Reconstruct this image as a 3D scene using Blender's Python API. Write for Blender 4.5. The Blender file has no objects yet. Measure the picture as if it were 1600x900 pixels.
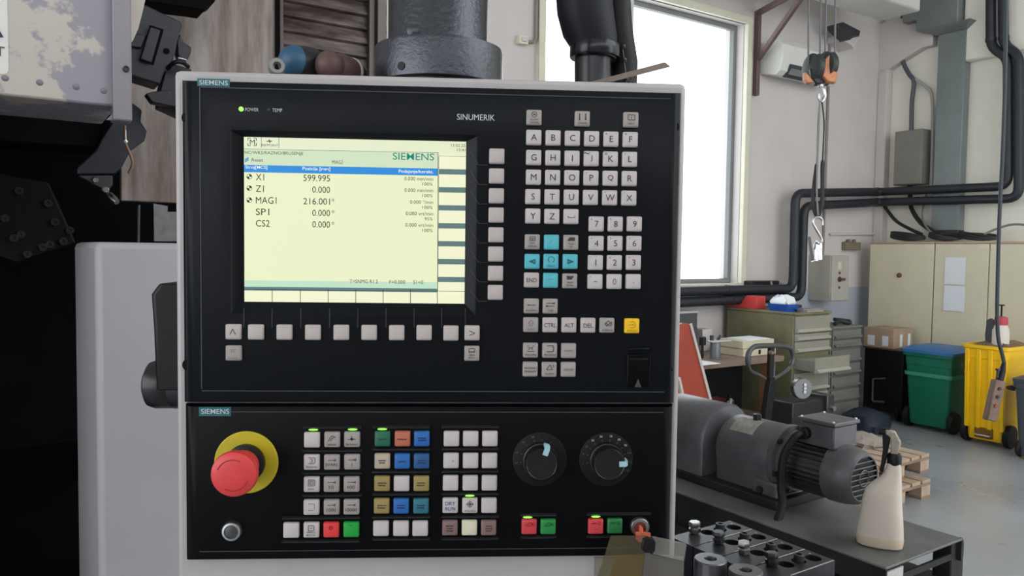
import bpy, bmesh, math, random
from mathutils import Vector, Matrix
random.seed(7)
S = bpy.context.scene
COL = S.collection
# ---------------------------------------------------------------- camera
F = 1200.0
CAM = Vector((0.0326, -0.7512, 1.80))
YAW, PITCH, ROLL = 0.05766, -0.04842, 0.01333
fw = Vector((math.sin(YAW)*math.cos(PITCH), math.cos(YAW)*math.cos(PITCH), math.sin(PITCH)))
_rt = Vector((math.cos(YAW), -math.sin(YAW), 0)); _up = _rt.cross(fw)
rt = _rt*math.cos(ROLL) + _up*math.sin(ROLL); up = _up*math.cos(ROLL) - _rt*math.sin(ROLL)
cd = bpy.data.cameras.new('camera'); cam = bpy.data.objects.new('camera', cd); COL.objects.link(cam)
cd.sensor_fit = 'HORIZONTAL'; cd.sensor_width = 36; cd.lens = F/1600*36; cd.clip_start = 0.02; cd.clip_end = 200
m4 = Matrix((( rt.x, up.x, -fw.x, CAM.x), (rt.y, up.y, -fw.y, CAM.y), (rt.z, up.z, -fw.z, CAM.z), (0, 0, 0, 1)))
cam.matrix_world = m4
S.camera = cam
# ---------------------------------------------------------------- world and exposure
wd = bpy.data.worlds.new('overcast_sky'); S.world = wd; wd.use_nodes = True
bg = wd.node_tree.nodes['Background']; bg.inputs[0].default_value = (0.93, 0.97, 1.0, 1); bg.inputs[1].default_value = 3.0
S.view_settings.view_transform = 'Standard'; S.view_settings.look = 'None'
S.view_settings.exposure = 0.0; S.view_settings.gamma = 1.0; S.view_settings.use_curve_mapping = False
# ---------------------------------------------------------------- room frame: local x runs along the window wall, local y towards it
RZ = math.radians(30.3)
cR, sR = math.cos(RZ), math.sin(RZ)
def room(u, w, z=0): return Vector((u*cR - w*sR, u*sR + w*cR, z))
def toroom(p): return (p.x*cR + p.y*sR, -p.x*sR + p.y*cR, p.z)
def ray(px, py): return fw + rt*((px-800)/F) - up*((py-450)/F)
def at(px, py, depth): return CAM + ray(px, py)*depth
def hit(px, py, p0, n):
    d = ray(px, py); return CAM + d*((Vector(p0)-CAM).dot(n)/d.dot(n))
NW = room(0, 1); NU = room(1, 0)
def rw(px, py, w):                     # a point of the vertical plane w = const
    return toroom(hit(px, py, NW*w, NW))
def ru(px, py, u):
    return toroom(hit(px, py, NU*u, NU))
def rz(px, py, z):
    return toroom(hit(px, py, (0, 0, z), Vector((0, 0, 1))))
ZB = 1.4932
def pan(px, py, y=0.0):                # a point of the pendant's front plane, in pendant coordinates
    p = hit(px, py, (0, y, 0), Vector((0, 1, 0))); return Vector((p.x, y, p.z-ZB))
# ---------------------------------------------------------------- mesh builder
def catmull(pts, n=6):
    P = [Vector(p) for p in pts]; out = []
    for i in range(len(P)-1):
        a, b, c, d = P[max(i-1, 0)], P[i], P[i+1], P[min(i+2, len(P)-1)]
        for k in range(n):
            t = k/n
            out.append(0.5*((2*b)+(c-a)*t+(2*a-5*b+4*c-d)*t*t+(3*b-a-3*c+d)*t**3))
    out.append(P[-1]); return out
def rrect(w, h, r, n=3):
    out = []
    for cx, cy, a0 in ((w/2-r, h/2-r, 0), (-w/2+r, h/2-r, 90), (-w/2+r, -h/2+r, 180), (w/2-r, -h/2+r, 270)):
        for k in range(n+1):
            a = math.radians(a0+90*k/n); out.append((cx+r*math.cos(a), cy+r*math.sin(a)))
    return out
class MB:
    def __init__(s): s.v = []; s.f = []
    def poly(s, pts):
        i = len(s.v); s.v += [tuple(p) for p in pts]; s.f.append(list(range(i, i+len(pts))))
        return s
    def box(s, x0, x1, y0, y1, z0, z1):
        i = len(s.v)
        s.v += [(x, y, z) for z in (z0, z1) for y in (y0, y1) for x in (x0, x1)]
        s.f += [[i+a for a in q] for q in ((0, 2, 3, 1), (4, 5, 7, 6), (0, 1, 5, 4), (2, 6, 7, 3), (0, 4, 6, 2), (1, 3, 7, 5))]
        return s
    def loft(s, loops, cap0=True, cap1=True, closed=True):
        n = len(loops[0]); i0 = len(s.v)
        for L in loops: s.v += [tuple(p) for p in L]
        for k in range(len(loops)-1):
            a, b = i0+k*n, i0+(k+1)*n
            for j in range(n if closed else n-1):
                s.f.append([a+j, a+(j+1) % n, b+(j+1) % n, b+j])
        if cap0: s.f.append([i0+j for j in range(n)][::-1])
        if cap1: s.f.append([i0+(len(loops)-1)*n+j for j in range(n)])
        return s
    def prism(s, pts, vec):
        vec = Vector(vec); P = [Vector(p) for p in pts]
        return s.loft([P, [p+vec for p in P]])
    def lathe(s, prof, p0, axis, n=24, cap0=True, cap1=True):
        p0 = Vector(p0); ax = Vector(axis).normalized()
        e = Vector((0, 0, 1)) if abs(ax.z) < 0.9 else Vector((1, 0, 0))
        a = ax.cross(e).normalized(); b = ax.cross(a)
        return s.loft([[p0+ax*t+a*(r*math.cos(2*math.pi*k/n))+b*(r*math.sin(2*math.pi*k/n)) for k in range(n)] for r, t in prof], cap0, cap1)
    def cyl(s, p0, p1, r, r2=None, n=16):
        p0, p1 = Vector(p0), Vector(p1)
        return s.lathe([(r, 0), (r if r2 is None else r2, (p1-p0).length)], p0, p1-p0, n)
    def tube(s, pts, r, n=8, closed=False):
        P = [Vector(p) for p in pts]; loops = []; prev = None
        for i, p in enumerate(P):
            if closed: t = (P[(i+1) % len(P)]-P[i-1]).normalized()
            else: t = (P[min(i+1, len(P)-1)]-P[max(i-1, 0)]).normalized()
            if prev is None:
                e = Vector((0, 0, 1)) if abs(t.z) < 0.9 else Vector((1, 0, 0))
                a = t.cross(e).normalized()
            else: a = (prev-t*prev.dot(t)).normalized()
            prev = a; b = t.cross(a)
            rr = r[i] if isinstance(r, (list, tuple)) else r
            loops.append([p+a*(rr*math.cos(2*math.pi*k/n))+b*(rr*math.sin(2*math.pi*k/n)) for k in range(n)])
        if closed: loops.append(loops[0])
        return s.loft(loops, not closed, not closed)
    def bar(s, p0, p1, wd, th, side):  # a flat bar between two points; 'side' is the width direction
        p0, p1 = Vector(p0), Vector(p1); t = (p1-p0).normalized(); a = Vector(side); a = (a-t*a.dot(t)).normalized(); b = t.cross(a)
        q = lambda p: [p+a*wd/2+b*th/2, p-a*wd/2+b*th/2, p-a*wd/2-b*th/2, p+a*wd/2-b*th/2]
        return s.loft([q(p0), q(p1)])
    def stroke(s, pts, wd, y=0.0, th=0.0002):   # a flat line of width wd on a plane facing -y
        for p, q in zip(pts, pts[1:]):
            p = Vector((p[0], y, p[1])); q = Vector((q[0], y, q[1]))
            if (q-p).length > 1e-7: s.bar(p, q, wd, th, Vector((0, 1, 0)).cross(q-p))
        return s
    def mesh(s, name, off=(0, 0, 0), smooth=True):
        me = bpy.data.meshes.new(name); o = Vector(off)
        me.from_pydata([tuple(Vector(v)-o) for v in s.v], [], s.f)
        bm = bmesh.new(); bm.from_mesh(me); bmesh.ops.remove_doubles(bm, verts=bm.verts, dist=1e-6)
        bmesh.ops.recalc_face_normals(bm, faces=bm.faces); bm.to_mesh(me); bm.free()
        if smooth:
            me.polygons.foreach_set('use_smooth', [True]*len(me.polygons)); me.set_sharp_from_angle(angle=math.radians(38))
        return me
def link(name, me, mat, parent=None, loc=(0, 0, 0), rot=(0, 0, 0), bevel=0, seg=2):
    o = bpy.data.objects.new(name, me); COL.objects.link(o); o.location = loc; o.rotation_euler = rot
    if mat is not None:
        if not me.materials: me.materials.append(None)
        o.material_slots[0].link = 'OBJECT'; o.material_slots[0].material = mat
    if parent is not None: o.parent = parent
    if bevel:
        b = o.modifiers.new('bevel', 'BEVEL'); b.width = bevel; b.segments = seg; b.limit_method = 'ANGLE'; b.angle_limit = math.radians(40)
    return o
class Thing:
    """an Empty at the thing's base; parts are given in room coordinates (frame 'room'), world coordinates ('world') or local ones"""
    def __init__(s, name, label, cat, base=(0, 0, 0), frame='room', turn=None, group=None):
        s.base = Vector(base); s.local = turn is not None
        o = s.o = bpy.data.objects.new(name, None); COL.objects.link(o); o.empty_display_size = 0.05
        o.location = room(*base) if frame == 'room' else s.base
        o.rotation_euler = (0, 0, (RZ if frame == 'room' else 0)+(math.radians(turn) if turn else 0))
        o['label'] = label; o['category'] = cat
        if group: o['group'] = group
    def part(s, name, mb, mat, bevel=0, parent=None, label=None, smooth=True):
        p = link(name, mb.mesh(name, (0, 0, 0) if s.local else s.base, smooth), mat, s.o if parent is None else parent, bevel=bevel)
        if label: p['label'] = label
        return p
def single(name, label, cat, mb, mat, base, frame='room', bevel=0, group=None, turn=None, smooth=True):
    """a thing that is one mesh"""
    o = link(name, mb.mesh(name, base if turn is None else (0, 0, 0), smooth), mat, None, room(*base) if frame == 'room' else base,
             (0, 0, (RZ if frame == 'room' else 0)+(math.radians(turn) if turn else 0)), bevel)
    o['label'] = label; o['category'] = cat
    if group: o['group'] = group
    return o
def struct(name, mb, mat, parent=None, bevel=0, kind='structure'):
    o = link(name, mb.mesh(name), mat, parent, rot=(0, 0, RZ) if parent is None else (0, 0, 0), bevel=bevel)
    if parent is None: o['kind'] = kind
    return o
# ---------------------------------------------------------------- materials
MATS = {}
def mat(name, col, rough=0.5, metal=0.0, var=0.0, scale=8.0, bump=0.0, col2=None, lo=0.45, hi=0.6, spec=0.5, rvar=0.0, stretch=(1, 1, 1), coat=0.0):
    if name in MATS: return MATS[name]
    m = bpy.data.materials.new(name); m.use_nodes = True; nt = m.node_tree; b = nt.nodes['Principled BSDF']
    b.inputs['Base Color'].default_value = (*col, 1); b.inputs['Roughness'].default_value = rough
    b.inputs['Metallic'].default_value = metal; b.inputs['Specular IOR Level'].default_value = spec
    if coat: b.inputs['Coat Weight'].default_value = coat; b.inputs['Coat Roughness'].default_value = 0.15
    if var or bump or col2 or rvar:
        tc = nt.nodes.new('ShaderNodeTexCoord'); mp = nt.nodes.new('ShaderNodeMapping'); mp.inputs['Scale'].default_value = stretch
        nt.links.new(tc.outputs['Object'], mp.inputs['Vector'])
        nz = nt.nodes.new('ShaderNodeTexNoise'); nz.inputs['Scale'].default_value = scale; nz.inputs['Detail'].default_value = 6; nz.inputs['Roughness'].default_value = 0.6
        nt.links.new(mp.outputs[0], nz.inputs['Vector'])
        rp = nt.nodes.new('ShaderNodeValToRGB'); rp.color_ramp.elements[0].position = lo if col2 else 0.3; rp.color_ramp.elements[1].position = hi if col2 else 0.7
        c2 = col2 if col2 else tuple(min(1, c*(1+var)) for c in col); c1 = col if col2 else tuple(c*(1-var) for c in col)
        rp.color_ramp.elements[0].color = (*c1, 1); rp.color_ramp.elements[1].color = (*c2, 1)
        nt.links.new(nz.outputs['Fac'], rp.inputs['Fac']); nt.links.new(rp.outputs['Color'], b.inputs['Base Color'])
        if rvar:
            mr = nt.nodes.new('ShaderNodeMapRange'); mr.inputs['To Min'].default_value = max(0.02, rough-rvar); mr.inputs['To Max'].default_value = min(1, rough+rvar)
            nt.links.new(nz.outputs['Fac'], mr.inputs['Value']); nt.links.new(mr.outputs[0], b.inputs['Roughness'])
        if bump:
            bp = nt.nodes.new('ShaderNodeBump'); bp.inputs['Strength'].default_value = bump; bp.inputs['Distance'].default_value = 0.004
            nt.links.new(nz.outputs['Fac'], bp.inputs['Height']); nt.links.new(bp.outputs[0], b.inputs['Normal'])
    MATS[name] = m; return m
def glow(name, col, st=1.0):
    if name in MATS: return MATS[name]
    m = bpy.data.materials.new(name); m.use_nodes = True; b = m.node_tree.nodes['Principled BSDF']
    b.inputs['Base Color'].default_value = (0.02, 0.02, 0.02, 1); b.inputs['Roughness'].default_value = 0.35
    b.inputs['Emission Color'].default_value = (*col, 1); b.inputs['Emission Strength'].default_value = st
    MATS[name] = m; return m
def clear(name, col, gloss=0.08, rough=0.05):
    if name in MATS: return MATS[name]
    m = bpy.data.materials.new(name); m.use_nodes = True; nt = m.node_tree; nt.nodes.clear()
    o = nt.nodes.new('ShaderNodeOutputMaterial'); t = nt.nodes.new('ShaderNodeBsdfTransparent'); g = nt.nodes.new('ShaderNodeBsdfGlossy'); x = nt.nodes.new('ShaderNodeMixShader')
    t.inputs[0].default_value = (*col, 1); g.inputs['Roughness'].default_value = rough; x.inputs[0].default_value = gloss
    nt.links.new(t.outputs[0], x.inputs[1]); nt.links.new(g.outputs[0], x.inputs[2]); nt.links.new(x.outputs[0], o.inputs[0])
    MATS[name] = m; return m
def hazy(name, col, fac=.5, rough=.3):
    if name in MATS: return MATS[name]
    m = bpy.data.materials.new(name); m.use_nodes = True; nt = m.node_tree; b = nt.nodes['Principled BSDF']; o = nt.nodes['Material Output']
    b.inputs['Base Color'].default_value = (*col, 1); b.inputs['Roughness'].default_value = rough
    t = nt.nodes.new('ShaderNodeBsdfTransparent'); t.inputs[0].default_value = (.9, .88, .82, 1); x = nt.nodes.new('ShaderNodeMixShader'); x.inputs[0].default_value = fac
    nt.links.new(t.outputs[0], x.inputs[1]); nt.links.new(b.outputs[0], x.inputs[2]); nt.links.new(x.outputs[0], o.inputs[0])
    MATS[name] = m; return m
def srgb(r, g, b):
    return tuple((c/255/12.92 if c/255 <= 0.04045 else ((c/255+0.055)/1.055)**2.4) for c in (r, g, b))
M_wall = mat('wall_plaster', srgb(204, 197, 194), 0.85, var=0.05, scale=1.5, bump=0.05)
M_wallb = mat('wall_plaster_cream', srgb(234, 230, 217), 0.85, var=0.05, scale=1.5, bump=0.05)
M_wains = mat('wall_paint_grey_blue', srgb(166, 172, 182), 0.6, var=0.05, scale=2)
M_floor = mat('concrete_floor', srgb(152, 156, 161), 0.30, var=0.12, scale=1.3, bump=0.06, rvar=0.16)
M_ceil = mat('ceiling_concrete', srgb(205, 202, 195), 0.9, var=0.05, scale=2)
M_beam = mat('beam_concrete', srgb(196, 195, 190), 0.85, var=0.06, scale=3)
M_wframe = mat('window_frame_cream', srgb(214, 210, 190), 0.5, var=0.04, scale=6)
M_steel = mat('bright_steel', (0.55, 0.55, 0.56), 0.3, 1.0, var=0.15, scale=30)
M_dsteel = mat('oily_dark_steel', (0.055, 0.056, 0.06), 0.35, 0.5, var=0.3, scale=25, bump=0.1, rvar=0.1)
M_black = mat('black_plastic', (0.010, 0.010, 0.011), 0.4, var=0.2, scale=30, spec=.25)
M_rubber = mat('black_rubber', (0.008, 0.008, 0.010), 0.5, var=0.2, scale=20, spec=.3)
# ---------------------------------------------------------------- the setting
UB, WW, ZC = 8.65, 4.75, 5.6
mb = MB(); mb.poly([(-14, -14, 0), (8.75, -14, 0), (8.75, 4.85, 0), (-14, 4.85, 0)])
struct('floor', mb, M_floor)
mb = MB(); mb.box(-7, 8.9, -1.2, 5.0, ZC, ZC+0.2); mb.box(-7, 2.0, -7, -1.2, ZC, ZC+.2); struct('ceiling', mb, M_ceil)  # unseen; near right part left open so more daylight reaches the floor
WU0, WU1, WZ0, WZ1 = 3.53, 6.10, 1.49, 4.18
mb = MB()
mb.box(-7, WU0, WW, WW+0.25, 0, ZC); mb.box(WU1, UB+0.25, WW, WW+0.25, 0, ZC)
mb.box(WU0, WU1, WW, WW+0.25, 0, WZ0); mb.box(WU0, WU1, WW, WW+0.25, WZ1, ZC)
struct('wall_window_side', mb, M_wall)
mb = MB(); mb.box(UB, UB+0.25, -7, WW, 0, ZC); struct('wall_back', mb, M_wallb)
mb = MB(); mb.box(-4, 2.0, -2.8, -2.6, 0, 2.9); struct('wall_light_block', mb, M_wall)  # unseen wall added behind the camera to dim the pendant
mb = MB(); mb.box(6.9, UB-0.002, WW-0.004, WW, 0, 1.42); struct('trim_1', mb, M_wains)
# window
win = bpy.data.objects.new('window_1', None); COL.objects.link(win); win.rotation_euler = (0, 0, RZ); win['kind'] = 'structure'
mb = MB(); t = 0.07
for a in ((WU0-t, WU1+t, WZ1, WZ1+t), (WU0-t, WU1+t, WZ0-t, WZ0), (WU0-t, WU0, WZ0, WZ1), (WU1, WU1+t, WZ0, WZ1)):
    mb.box(a[0], a[1], WW-0.05, WW+0.02, a[2], a[3])
struct('window_frame', mb, M_wframe, win, bevel=0.008)
mb = MB(); t = 0.045
for a in ((WU0, WU1, WZ1-t, WZ1), (WU0, WU1, WZ0, WZ0+t), (WU0, WU0+t, WZ0+t, WZ1-t), (WU1-t, WU1, WZ0+t, WZ1-t)):
    mb.box(a[0], a[1], WW+0.10, WW+0.16, a[2], a[3])
struct('window_sash', mb, mat('sash_grey', srgb(120, 122, 122), 0.5, var=0.05), win, bevel=0.006)
M_pane = clear('window_glass', (0.97, 0.99, 1.0), 0.05)
mb = MB(); mb.box(WU0+t, WU1-t, WW+0.125, WW+0.131, WZ0+t, WZ1-t); struct('pane', mb, M_pane, win)
mb = MB(); mb.box(WU0-0.1, WU1+0.1, WW-0.12, WW+0.1, WZ0-0.11, WZ0-0.07); struct('window_sill', mb, M_wframe, win, bevel=0.006)
# concrete ceiling beams, the haunch in the corner and a pilaster
mb = MB(); mb.box(4.0, 7.67, 3.78, 4.22, 4.35, 4.8); struct('trim_2', mb, M_beam, bevel=0.02)
bb = ru(1512, 95, UB-.12)
mb = MB(); mb.box(UB-0.12, UB, -7, ru(1503, 95, UB-.12)[1], bb[2], 4.8); struct('trim_3', mb, M_wallb, bevel=0.02)
mb = MB(); mb.box(8.53, UB-0.001, 4.63, WW-0.001, 0, 4.05); struct('trim_4', mb, M_wall, bevel=0.01)
ha = ru(1362, 122, 8.53); hb = ru(1440, 74, 8.53)
mb = MB(); mb.loft([[(8.53, y, z), (UB-.001, y, z), (UB-.001, y, 4.6), (8.53, y, 4.6)] for y, z in ((WW-.002, ha[2]), (ha[1]-.04, ha[2]), (hb[1], hb[2]), (hb[1]-.12, hb[2]))])
struct('trim_5', mb, M_wall, bevel=0.01)
# ---------------------------------------------------------------- control pendant
M_house = mat('pendant_offwhite_paint', srgb(184, 179, 179), 0.45, var=0.05, scale=12)
M_panel = mat('panel_anthracite', (0.005, 0.0066, 0.009), 0.32, var=0.12, scale=6, spec=0.16)
M_panel2 = mat('panel_black', (0.0032, 0.0032, 0.004), 0.36, var=0.12, scale=6, spec=0.12)
M_line = mat('panel_line_grey', (0.05, 0.054, 0.06), 0.5)
M_key = mat('key_grey_beige', srgb(190, 180, 177), 0.5, var=0.06, scale=60)
M_keyw = mat('key_light', srgb(200, 191, 190), 0.5, var=0.06, scale=60)
M_keyg = mat('key_grey', srgb(165, 157, 153), 0.5, var=0.06, scale=60)
M_keycy = mat('key_cyan', srgb(88, 184, 198), 0.5, var=0.05, scale=60)
M_keyye = mat('key_yellow', srgb(246, 196, 20), 0.5, var=0.05, scale=60)
M_keyrd = mat('key_red', srgb(226, 60, 62), 0.5, var=0.08, scale=60)
M_keygn = mat('key_green', srgb(24, 160, 62), 0.5, var=0.08, scale=60)
M_ink = mat('legend_ink', srgb(62, 52, 54), 0.6)
M_inkf = mat('legend_ink_worn', srgb(120, 112, 110), 0.6)
M_inkw = mat('legend_white', srgb(200, 205, 210), 0.6)
M_inkg = mat('legend_grey', srgb(95, 100, 104), 0.6)
M_inkb = mat('legend_blue', srgb(40, 62, 140), 0.6)
PD = Thing('control_pendant', 'off-white machine control pendant with black operator panels, lit screen and many keys', 'control panel', (0, 0, ZB), 'world')
PD.base = Vector((0, 0, 0))            # parts below are given in pendant coordinates
TXT = {}
def text_mesh(s, bold=0.0):
    k = (s, bold)
    if k not in TXT:
        cu = bpy.data.curves.new('lettering', 'FONT'); cu.body = s; cu.resolution_u = 3; cu.offset = bold
        o = bpy.data.objects.new('lettering', cu); COL.objects.link(o)
        me = bpy.data.meshes.new_from_object(o.evaluated_get(bpy.context.evaluated_depsgraph_get()))
        bpy.data.objects.remove(o); bpy.data.curves.remove(cu)
        xs = [v.co.x for v in me.vertices]; ys = [v.co.y for v in me.vertices]
        x0, x1, y0, y1 = min(xs), max(xs), min(ys), max(ys)
        for v in me.vertices: v.co.x = (v.co.x-(x0+x1)/2)/max(1e-6, x1-x0); v.co.y = (v.co.y-(y0+y1)/2)/max(1e-6, y1-y0)
        me.materials.clear(); me['aspect'] = (x1-x0)/max(1e-6, y1-y0); TXT[k] = me
    return TXT[k]
def text(parent, s, c, w, h, m, name='lettering', bold=0.0, rot=(math.pi/2, 0, 0)):
    me = text_mesh(s, bold)
    if w is None: w = h*me['aspect']
    o = link(name, me, m, parent, c, rot); o.scale = (w, h, 1); return o
def ptext(parent, s, x0, x1, y0, y1, m, y, name='lettering', bold=0.0):   # lettering that fills a box of the panel plane
    a = pan(x0, (y0+y1)/2, y); b = pan(x1, (y0+y1)/2, y); c = pan((x0+x1)/2, y0, y); d = pan((x0+x1)/2, y1, y)
    return text(parent, s, (a+b)/2, (b-a).length, (c-d).length, m, name, bold)
# housing
tl = pan(271, 107, .012); tr = pan(1073, 132, .012)
HX0, HX1, HZ1 = tl.x, tr.x, (tl.z+tr.z)/2
mb = MB(); mb.box(HX0, HX1, .012, .17, -0.16, HZ1); PD.part('housing', mb, M_house, bevel=0.005)
# screen corners
s0 = pan(380.7, 212.7, .006); s1 = pan(728.3, 222.3, .006); s2 = pan(725.7, 475, .006); s3 = pan(381.7, 471, .006)
SX0, SX1, SZ1, SZ0 = (s0.x+s3.x)/2, (s1.x+s2.x)/2, (s0.z+s1.z)/2, (s2.z+s3.z)/2
def rect(x0, x1, z0, z1, y): return [(x0, y, z0), (x1, y, z0), (x1, y, z1), (x0, y, z1)]
def plate(x0, x1, z0, z1, hole=None):
    m = MB(); L = [rect(x0, x1, z0, z1, .013), rect(x0, x1, z0, z1, .008), rect(x0+.0012, x1-.0012, z0+.0006, z1-.0006, .0045), rect(x0+.004, x1-.004, z0+.0012, z1-.0012, .002), rect(x0+.008, x1-.008, z0+.002, z1-.002, .0006), rect(x0+.0125, x1-.0125, z0+.003, z1-.003, 0)]
    if hole:
        a, b, c, d = hole; e = .011
        L += [rect(a-e, b+e, c-e, d+e*.5, 0), rect(a-e*.9, b+e*.9, c-e*.9, d+e*.4, .0012), rect(a, b, c, d, .0065), rect(a, b, c, d, .010)]
    m.loft(L, True, hole is None); return m
PX0, PX1, PZ1 = -.2415, .2415, .465
PD.part('operator_panel', plate(PX0, PX1, .1555, PZ1, (SX0, SX1, SZ0, SZ1)), M_panel)
PD.part('machine_panel', plate(PX0+.001, PX1-.001, 0, .1540), M_panel2)
# raised border lines of both panels
mb = MB()
mb.stroke([(PX0+.019, .170), (PX0+.019, .4575), (PX1-.012, .4575)], .0009, -.0002, .0006); mb.stroke([(PX0+.019, .168), (PX1-.012, .168)], .0008, -.0002, .0006)
mb.stroke([(PX0+.016, .1475), (PX1-.012, .1475)], .0007, -.0002, .0006); mb.stroke([(PX0+.016, .010), (PX1-.012, .010)], .0007, -.0002, .0006)
PD.part('raised_border', mb, M_line)
# soft key guide lines under and beside the screen
for x in (381, 425, 470, 515, 559, 603, 647, 690, 727):
    a = pan(x, 482); b = pan(x, 512); mb = MB(); mb.stroke([(a.x, a.z), (b.x, b.z)], .0006, -.0001, .0003); PD.part('guide_line', mb, M_line)
for k in range(8):
    a = pan(735, 236+31*k); b = pan(748, 240+30.7*k); c = pan(762, 258+30.4*k); mb = MB(); mb.stroke([(a.x, a.z), (b.x, c.z), (c.x, c.z)], .0005, -.0001, .0003); PD.part('guide_line', mb, M_line)
for px, py in ((292, 183), (293, 571), (1044, 577), (1054, 197)):
    p = pan(px, py); mb = MB(); mb.lathe([(.0062, .0), (.0062, .003), (.005, .0042)], (p.x, .006, p.z), (0, -1, 0), 20); PD.part('screw_cap', mb, M_panel2)
# badges and lettering
M_teal = mat('badge_teal', srgb(26, 104, 112), 0.45)
for x0, x1, y0, y1 in ((308.5, 359, 122.5, 136), (311, 361, 636, 650)):
    a = pan(x0, y0); b = pan(x1, y1); mb = MB(); mb.box(a.x, b.x, -.0006, .001, b.z, a.z); bd = PD.part('maker_badge', mb, M_teal, label='teal badge with white maker name')
    ptext(bd, 'SIEMENS', x0+3, x1-3, y0+3, y1-3.2, M_inkw, -.0009, bold=.008)
ptext(PD.o, 'SINUMERIK', 714, 773, 178.5, 188, M_inkw, -.0003)
ptext(PD.o, 'POWER', 383, 404, 168.5, 174, M_inkw, -.0003); ptext(PD.o, 'TEMP', 425.5, 441, 169.5, 175, M_inkw, -.0003)
M_led = glow('led_green', (0.25, 1.0, 0.08), 2.2); M_ledoff = mat('led_off', (0.02, 0.03, 0.02), 0.3)
p = pan(377, 170.5); mb = MB(); mb.lathe([(.0022, 0), (.0022, .001), (.0012, .0018)], (p.x, 0, p.z), (0, -1, 0), 14); PD.part('power_led', mb, M_led, label='lit green power lamp')
p = pan(420, 171.5); mb = MB(); mb.lathe([(.0014, 0), (.0013, .0008)], (p.x, 0, p.z), (0, -1, 0), 12); PD.part('temperature_led', mb, M_ledoff)
# ---- screen
def lcd(r, g, b, st=1.0): return glow('lcd_%d_%d_%d' % (r, g, b), srgb(r, g, b), st)
mb = MB(); mb.box(SX0, SX1, .0068, .0095, SZ0, SZ1)
SCR = PD.part('screen', mb, lcd(232, 238, 196), label='lit pale yellow screen with axis positions')
def zx(x, y, d=.0066): return pan(360+x/3, 190+y/3, d)
def sbox(x0, x1, y0, y1, m, name, d=.0066):
    # a rectangle on the screen, from its corner pixels in a 3x enlarged view, squared up
    a = zx(x0, y0, d); b = zx(x1, y1, d); mb = MB(); mb.box(max(SX0, a.x), min(SX1, b.x), d, .00685, max(SZ0, b.z), min(SZ1, a.z)); return PD.part(name, mb, m, parent=SCR)
def srect(x0, x1, f0, f1, m, name, d=.0066): # x in enlarged pixels at mid-screen, height as fractions from the top
    a = zx(x0, 460, d).x; b = zx(x1, 460, d).x; h = SZ1-SZ0
    mb = MB(); mb.box(max(SX0, a), min(SX1, b), d, .00685, SZ1-h*f1, SZ1-h*f0); return PD.part(name, mb, m, parent=SCR)
L_hdr = lcd(226, 234, 200); L_pale = lcd(240, 242, 206); L_gray = lcd(88, 118, 118); L_mint = lcd(190, 224, 196); L_blue = lcd(14, 134, 214); L_lt = lcd(206, 224, 190)
srect(40, 1120, 0, .072, L_hdr, 'header_strip'); srect(40, 973, .072, .168, L_lt, 'status_strip')
srect(40, 972, .168, .212, L_blue, 'title_bar', .00655)
srect(40, 971, .869, .908, L_mint, 'footer_strip', .00655); srect(40, 971, .908, .931, L_gray, 'divider_bar', .00655)
H = SZ1-SZ0
xa = zx(973, 460).x; srect(974, 1120, .09, .922, L_gray, 'divider_column', .00662)
for k in range(8): srect(976, 1120, .092+k*.1107, .092+k*.1107+.078, L_pale, 'softkey_field', .0065)
hx = [62, 196, 328, 459, 588, 716, 844, 970, 1120]
for k in range(8): srect(hx[k]+1.2, hx[k+1]-1.2, .932, 1.0, L_pale, 'softkey_field', .0065)
K = mat('lcd_black', (0.015, 0.017, 0.016), 0.4)
KW = lcd(245, 250, 250); KT = lcd(10, 128, 112)
mb = MB()
def ln(x0, y0, x1, y1, w=.0005):
    a = zx(x0, y0); b = zx(x1, y1); mb.stroke([(a.x, a.z), (b.x, b.z)], w, .0063, .0001)
ln(973, 145, 971, 792); ln(62, 128, 973, 146, .0003); ln(145, 70, 145, 122, .0004); ln(228, 74, 228, 124, .0004); ln(525, 178, 525, 202, .0004)
for c in ((82, 78), (122, 78), (82, 113), (122, 113)):
    sx = 1 if c[0] < 100 else -1; sy = 1 if c[1] < 95 else -1
    ln(c[0], c[1], c[0]+sx*14, c[1], .0006); ln(c[0], c[1], c[0], c[1]+sy*12, .0006)
ln(170, 92, 196, 92, .0007); ln(182, 84, 186, 100, .0008)
for x in hx[1:-1]: ln(x, 787, x, 852, .0006)
ln(62, 786, 1098, 796, .0004)
PD.part('screen_lines', mb, K, parent=SCR)
mb = MB()
for y in (258, 312, 368):
    for qx, qz in ((1, 1), (-1, -1)):
        c = zx(89, y); r = .0023
        mb.poly([(c.x, .0063, c.z)]+[(c.x+r*math.cos(a)*qx, .0063, c.z+r*math.sin(a)*qz) for a in [math.pi/2*k/5 for k in range(6)]])
    c = zx(89, y); mb.stroke([(c.x+.0024*math.cos(2*math.pi*k/16), c.z+.0024*math.sin(2*math.pi*k/16)) for k in range(17)], .0004, .0063, .0001)
PD.part('axis_symbols', mb, K, parent=SCR)
mb = MB()
for k in range(3):
    a = zx(68, 178+k*6); b = zx(68+18, 168+k*6); mb.stroke([(a.x, a.z), (b.x, b.z)], .0008, .0063, .0001)
PD.part('status_icon', mb, L_blue, parent=SCR)
def st(s, x0, x1, yc, h, m=K, bold=0.0): return ptext(SCR, s, 360+x0/3, 360+x1/3, 190+(yc-h/2)/3, 190+(yc+h/2)/3, m, .0063, 'screen_text', bold)
st('M', 91, 115, 96, 24); st('REFPOINT', 147, 224, 111, 11); st('13.02.25', 1034, 1101, 112, 13); st('13:41', 1062, 1101, 133, 13)
st('NC/WKS/RAZNO/BRUSENJE', 66, 342, 149, 19); st('SIEMENS', 761, 955, 164, 33, KT, .003); st('Reset', 100, 153, 180, 16); st('MAG', 477, 519, 190, 17)
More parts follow.
